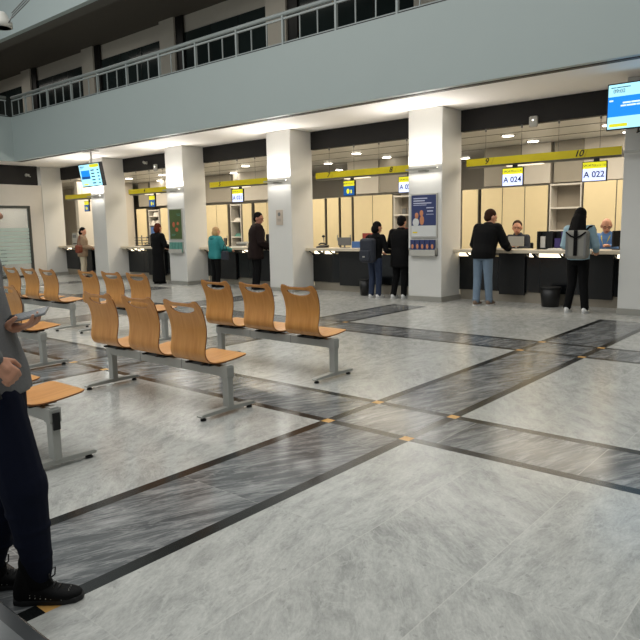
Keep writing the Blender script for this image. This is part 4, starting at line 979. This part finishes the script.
# ------------------------------------------------------------------ stone plinth in the bottom-left corner
t = thing('stone_plinth', (-3.9, .16, 0), 'low dark grey polished stone plinth in the bottom left corner', 'plinth')
MB().box(0, 2.2, 0, .76, 0, .30).build('stone_block', 'plinth_edge', t, bevel=.01); MB().box(.03, 2.17, .03, .70, .30, .304).build('top_slab', 'plinth_stone', t)

# ------------------------------------------------------------------ ceiling projector lamp at the top left
t = thing('projector_lamp', (-15.0, 7.0, 6.12), 'round grey projector lamp on a long thin arm, top left corner', 'lamp')
MB().lathe([(.19, -.05), (.22, -.04), (.22, .07), (.17, .11), (.13, .22), (.08, .28)], n=28).build('housing', 'grey_plastic', t); MB().lathe([(.02, -.035), (.185, -.035), (.185, -.05), (.02, -.05)], n=28).build('lens', 'rail_paint', t)
mb = MB()
for k in range(3): mb.tube([(.30, .1, .12+.05*k), (3.6, .6, 1.4+.07*k)], .012, 6)
mb.tube([(.18, .05, .0), (.30, .1, .15)], .014, 6)
mb.build('arm', 'mid_grey', t); MB().tube([(-.1, 0, .25), (-.3, 0, 3.3)], .02, 6).build('suspension_rod', 'mid_grey', t)

# ------------------------------------------------------------------ light
def area(name, loc, rot, sx, sy, e, col=(1, 1, 1), spread=None):
    l = bpy.data.lights.new(name, 'AREA'); l.shape = 'RECTANGLE'; l.size = sx*S; l.size_y = sy*S; l.energy = e; l.color = col
    if spread: l.spread = spread
    o = bpy.data.objects.new(name, l); COL.objects.link(o); o.location = [x*S for x in loc]; o.rotation_euler = rot; return o
w = bpy.data.worlds.new('world'); scn.world = w; w.use_nodes = True
w.node_tree.nodes['Background'].inputs[0].default_value = (.90, .96, .97, 1); w.node_tree.nodes['Background'].inputs[1].default_value = .50
area('hall_fill', (-9, 3, 9.4), (0, 0, 0), 20, 7, 800, (1.0, .98, .94))  # unseen overhead fill, added to light the hall
for i in range(-1, 5):
    a = -24 if i < 0 else PX[i]+.82; b = PX[i+1]
    area('office_light', ((a+b)/2, 14.3, CZ-.05), (0, 0, 0), 2.6, 1.6, 66, (1.0, .88, .70))
area('office_light_right', (-2, 14.6, CZ-.05), (0, 0, 0), 3, 1.6, 55, (1.0, .88, .70))
for x in (-26, -19, -12, -5): area('gallery_fill', (x, 11.2, 7.55), (0, 0, 0), 3, .3, 9, (1, .95, .86))  # added fill lamps that brighten the dark upper gallery
area('glazed_office_light', (-26.6, 10, ZS-.08), (0, 0, 0), 3, 3, 70, (1.0, .97, .9))
for x in (-26, -22, -18.2, -9.8, -5.6, -14): area('undergallery_fill', (x, 11.4, ZS-.03), (0, 0, 0), 2.2, .5, 11, (1, .96, .90))  # unseen fill added below the soffit to even out pillars and bays

scn.view_settings.view_transform = 'Standard'; scn.view_settings.look = 'None'; scn.view_settings.gamma = 1; scn.view_settings.use_curve_mapping = False
scn.view_settings.exposure = 0.04
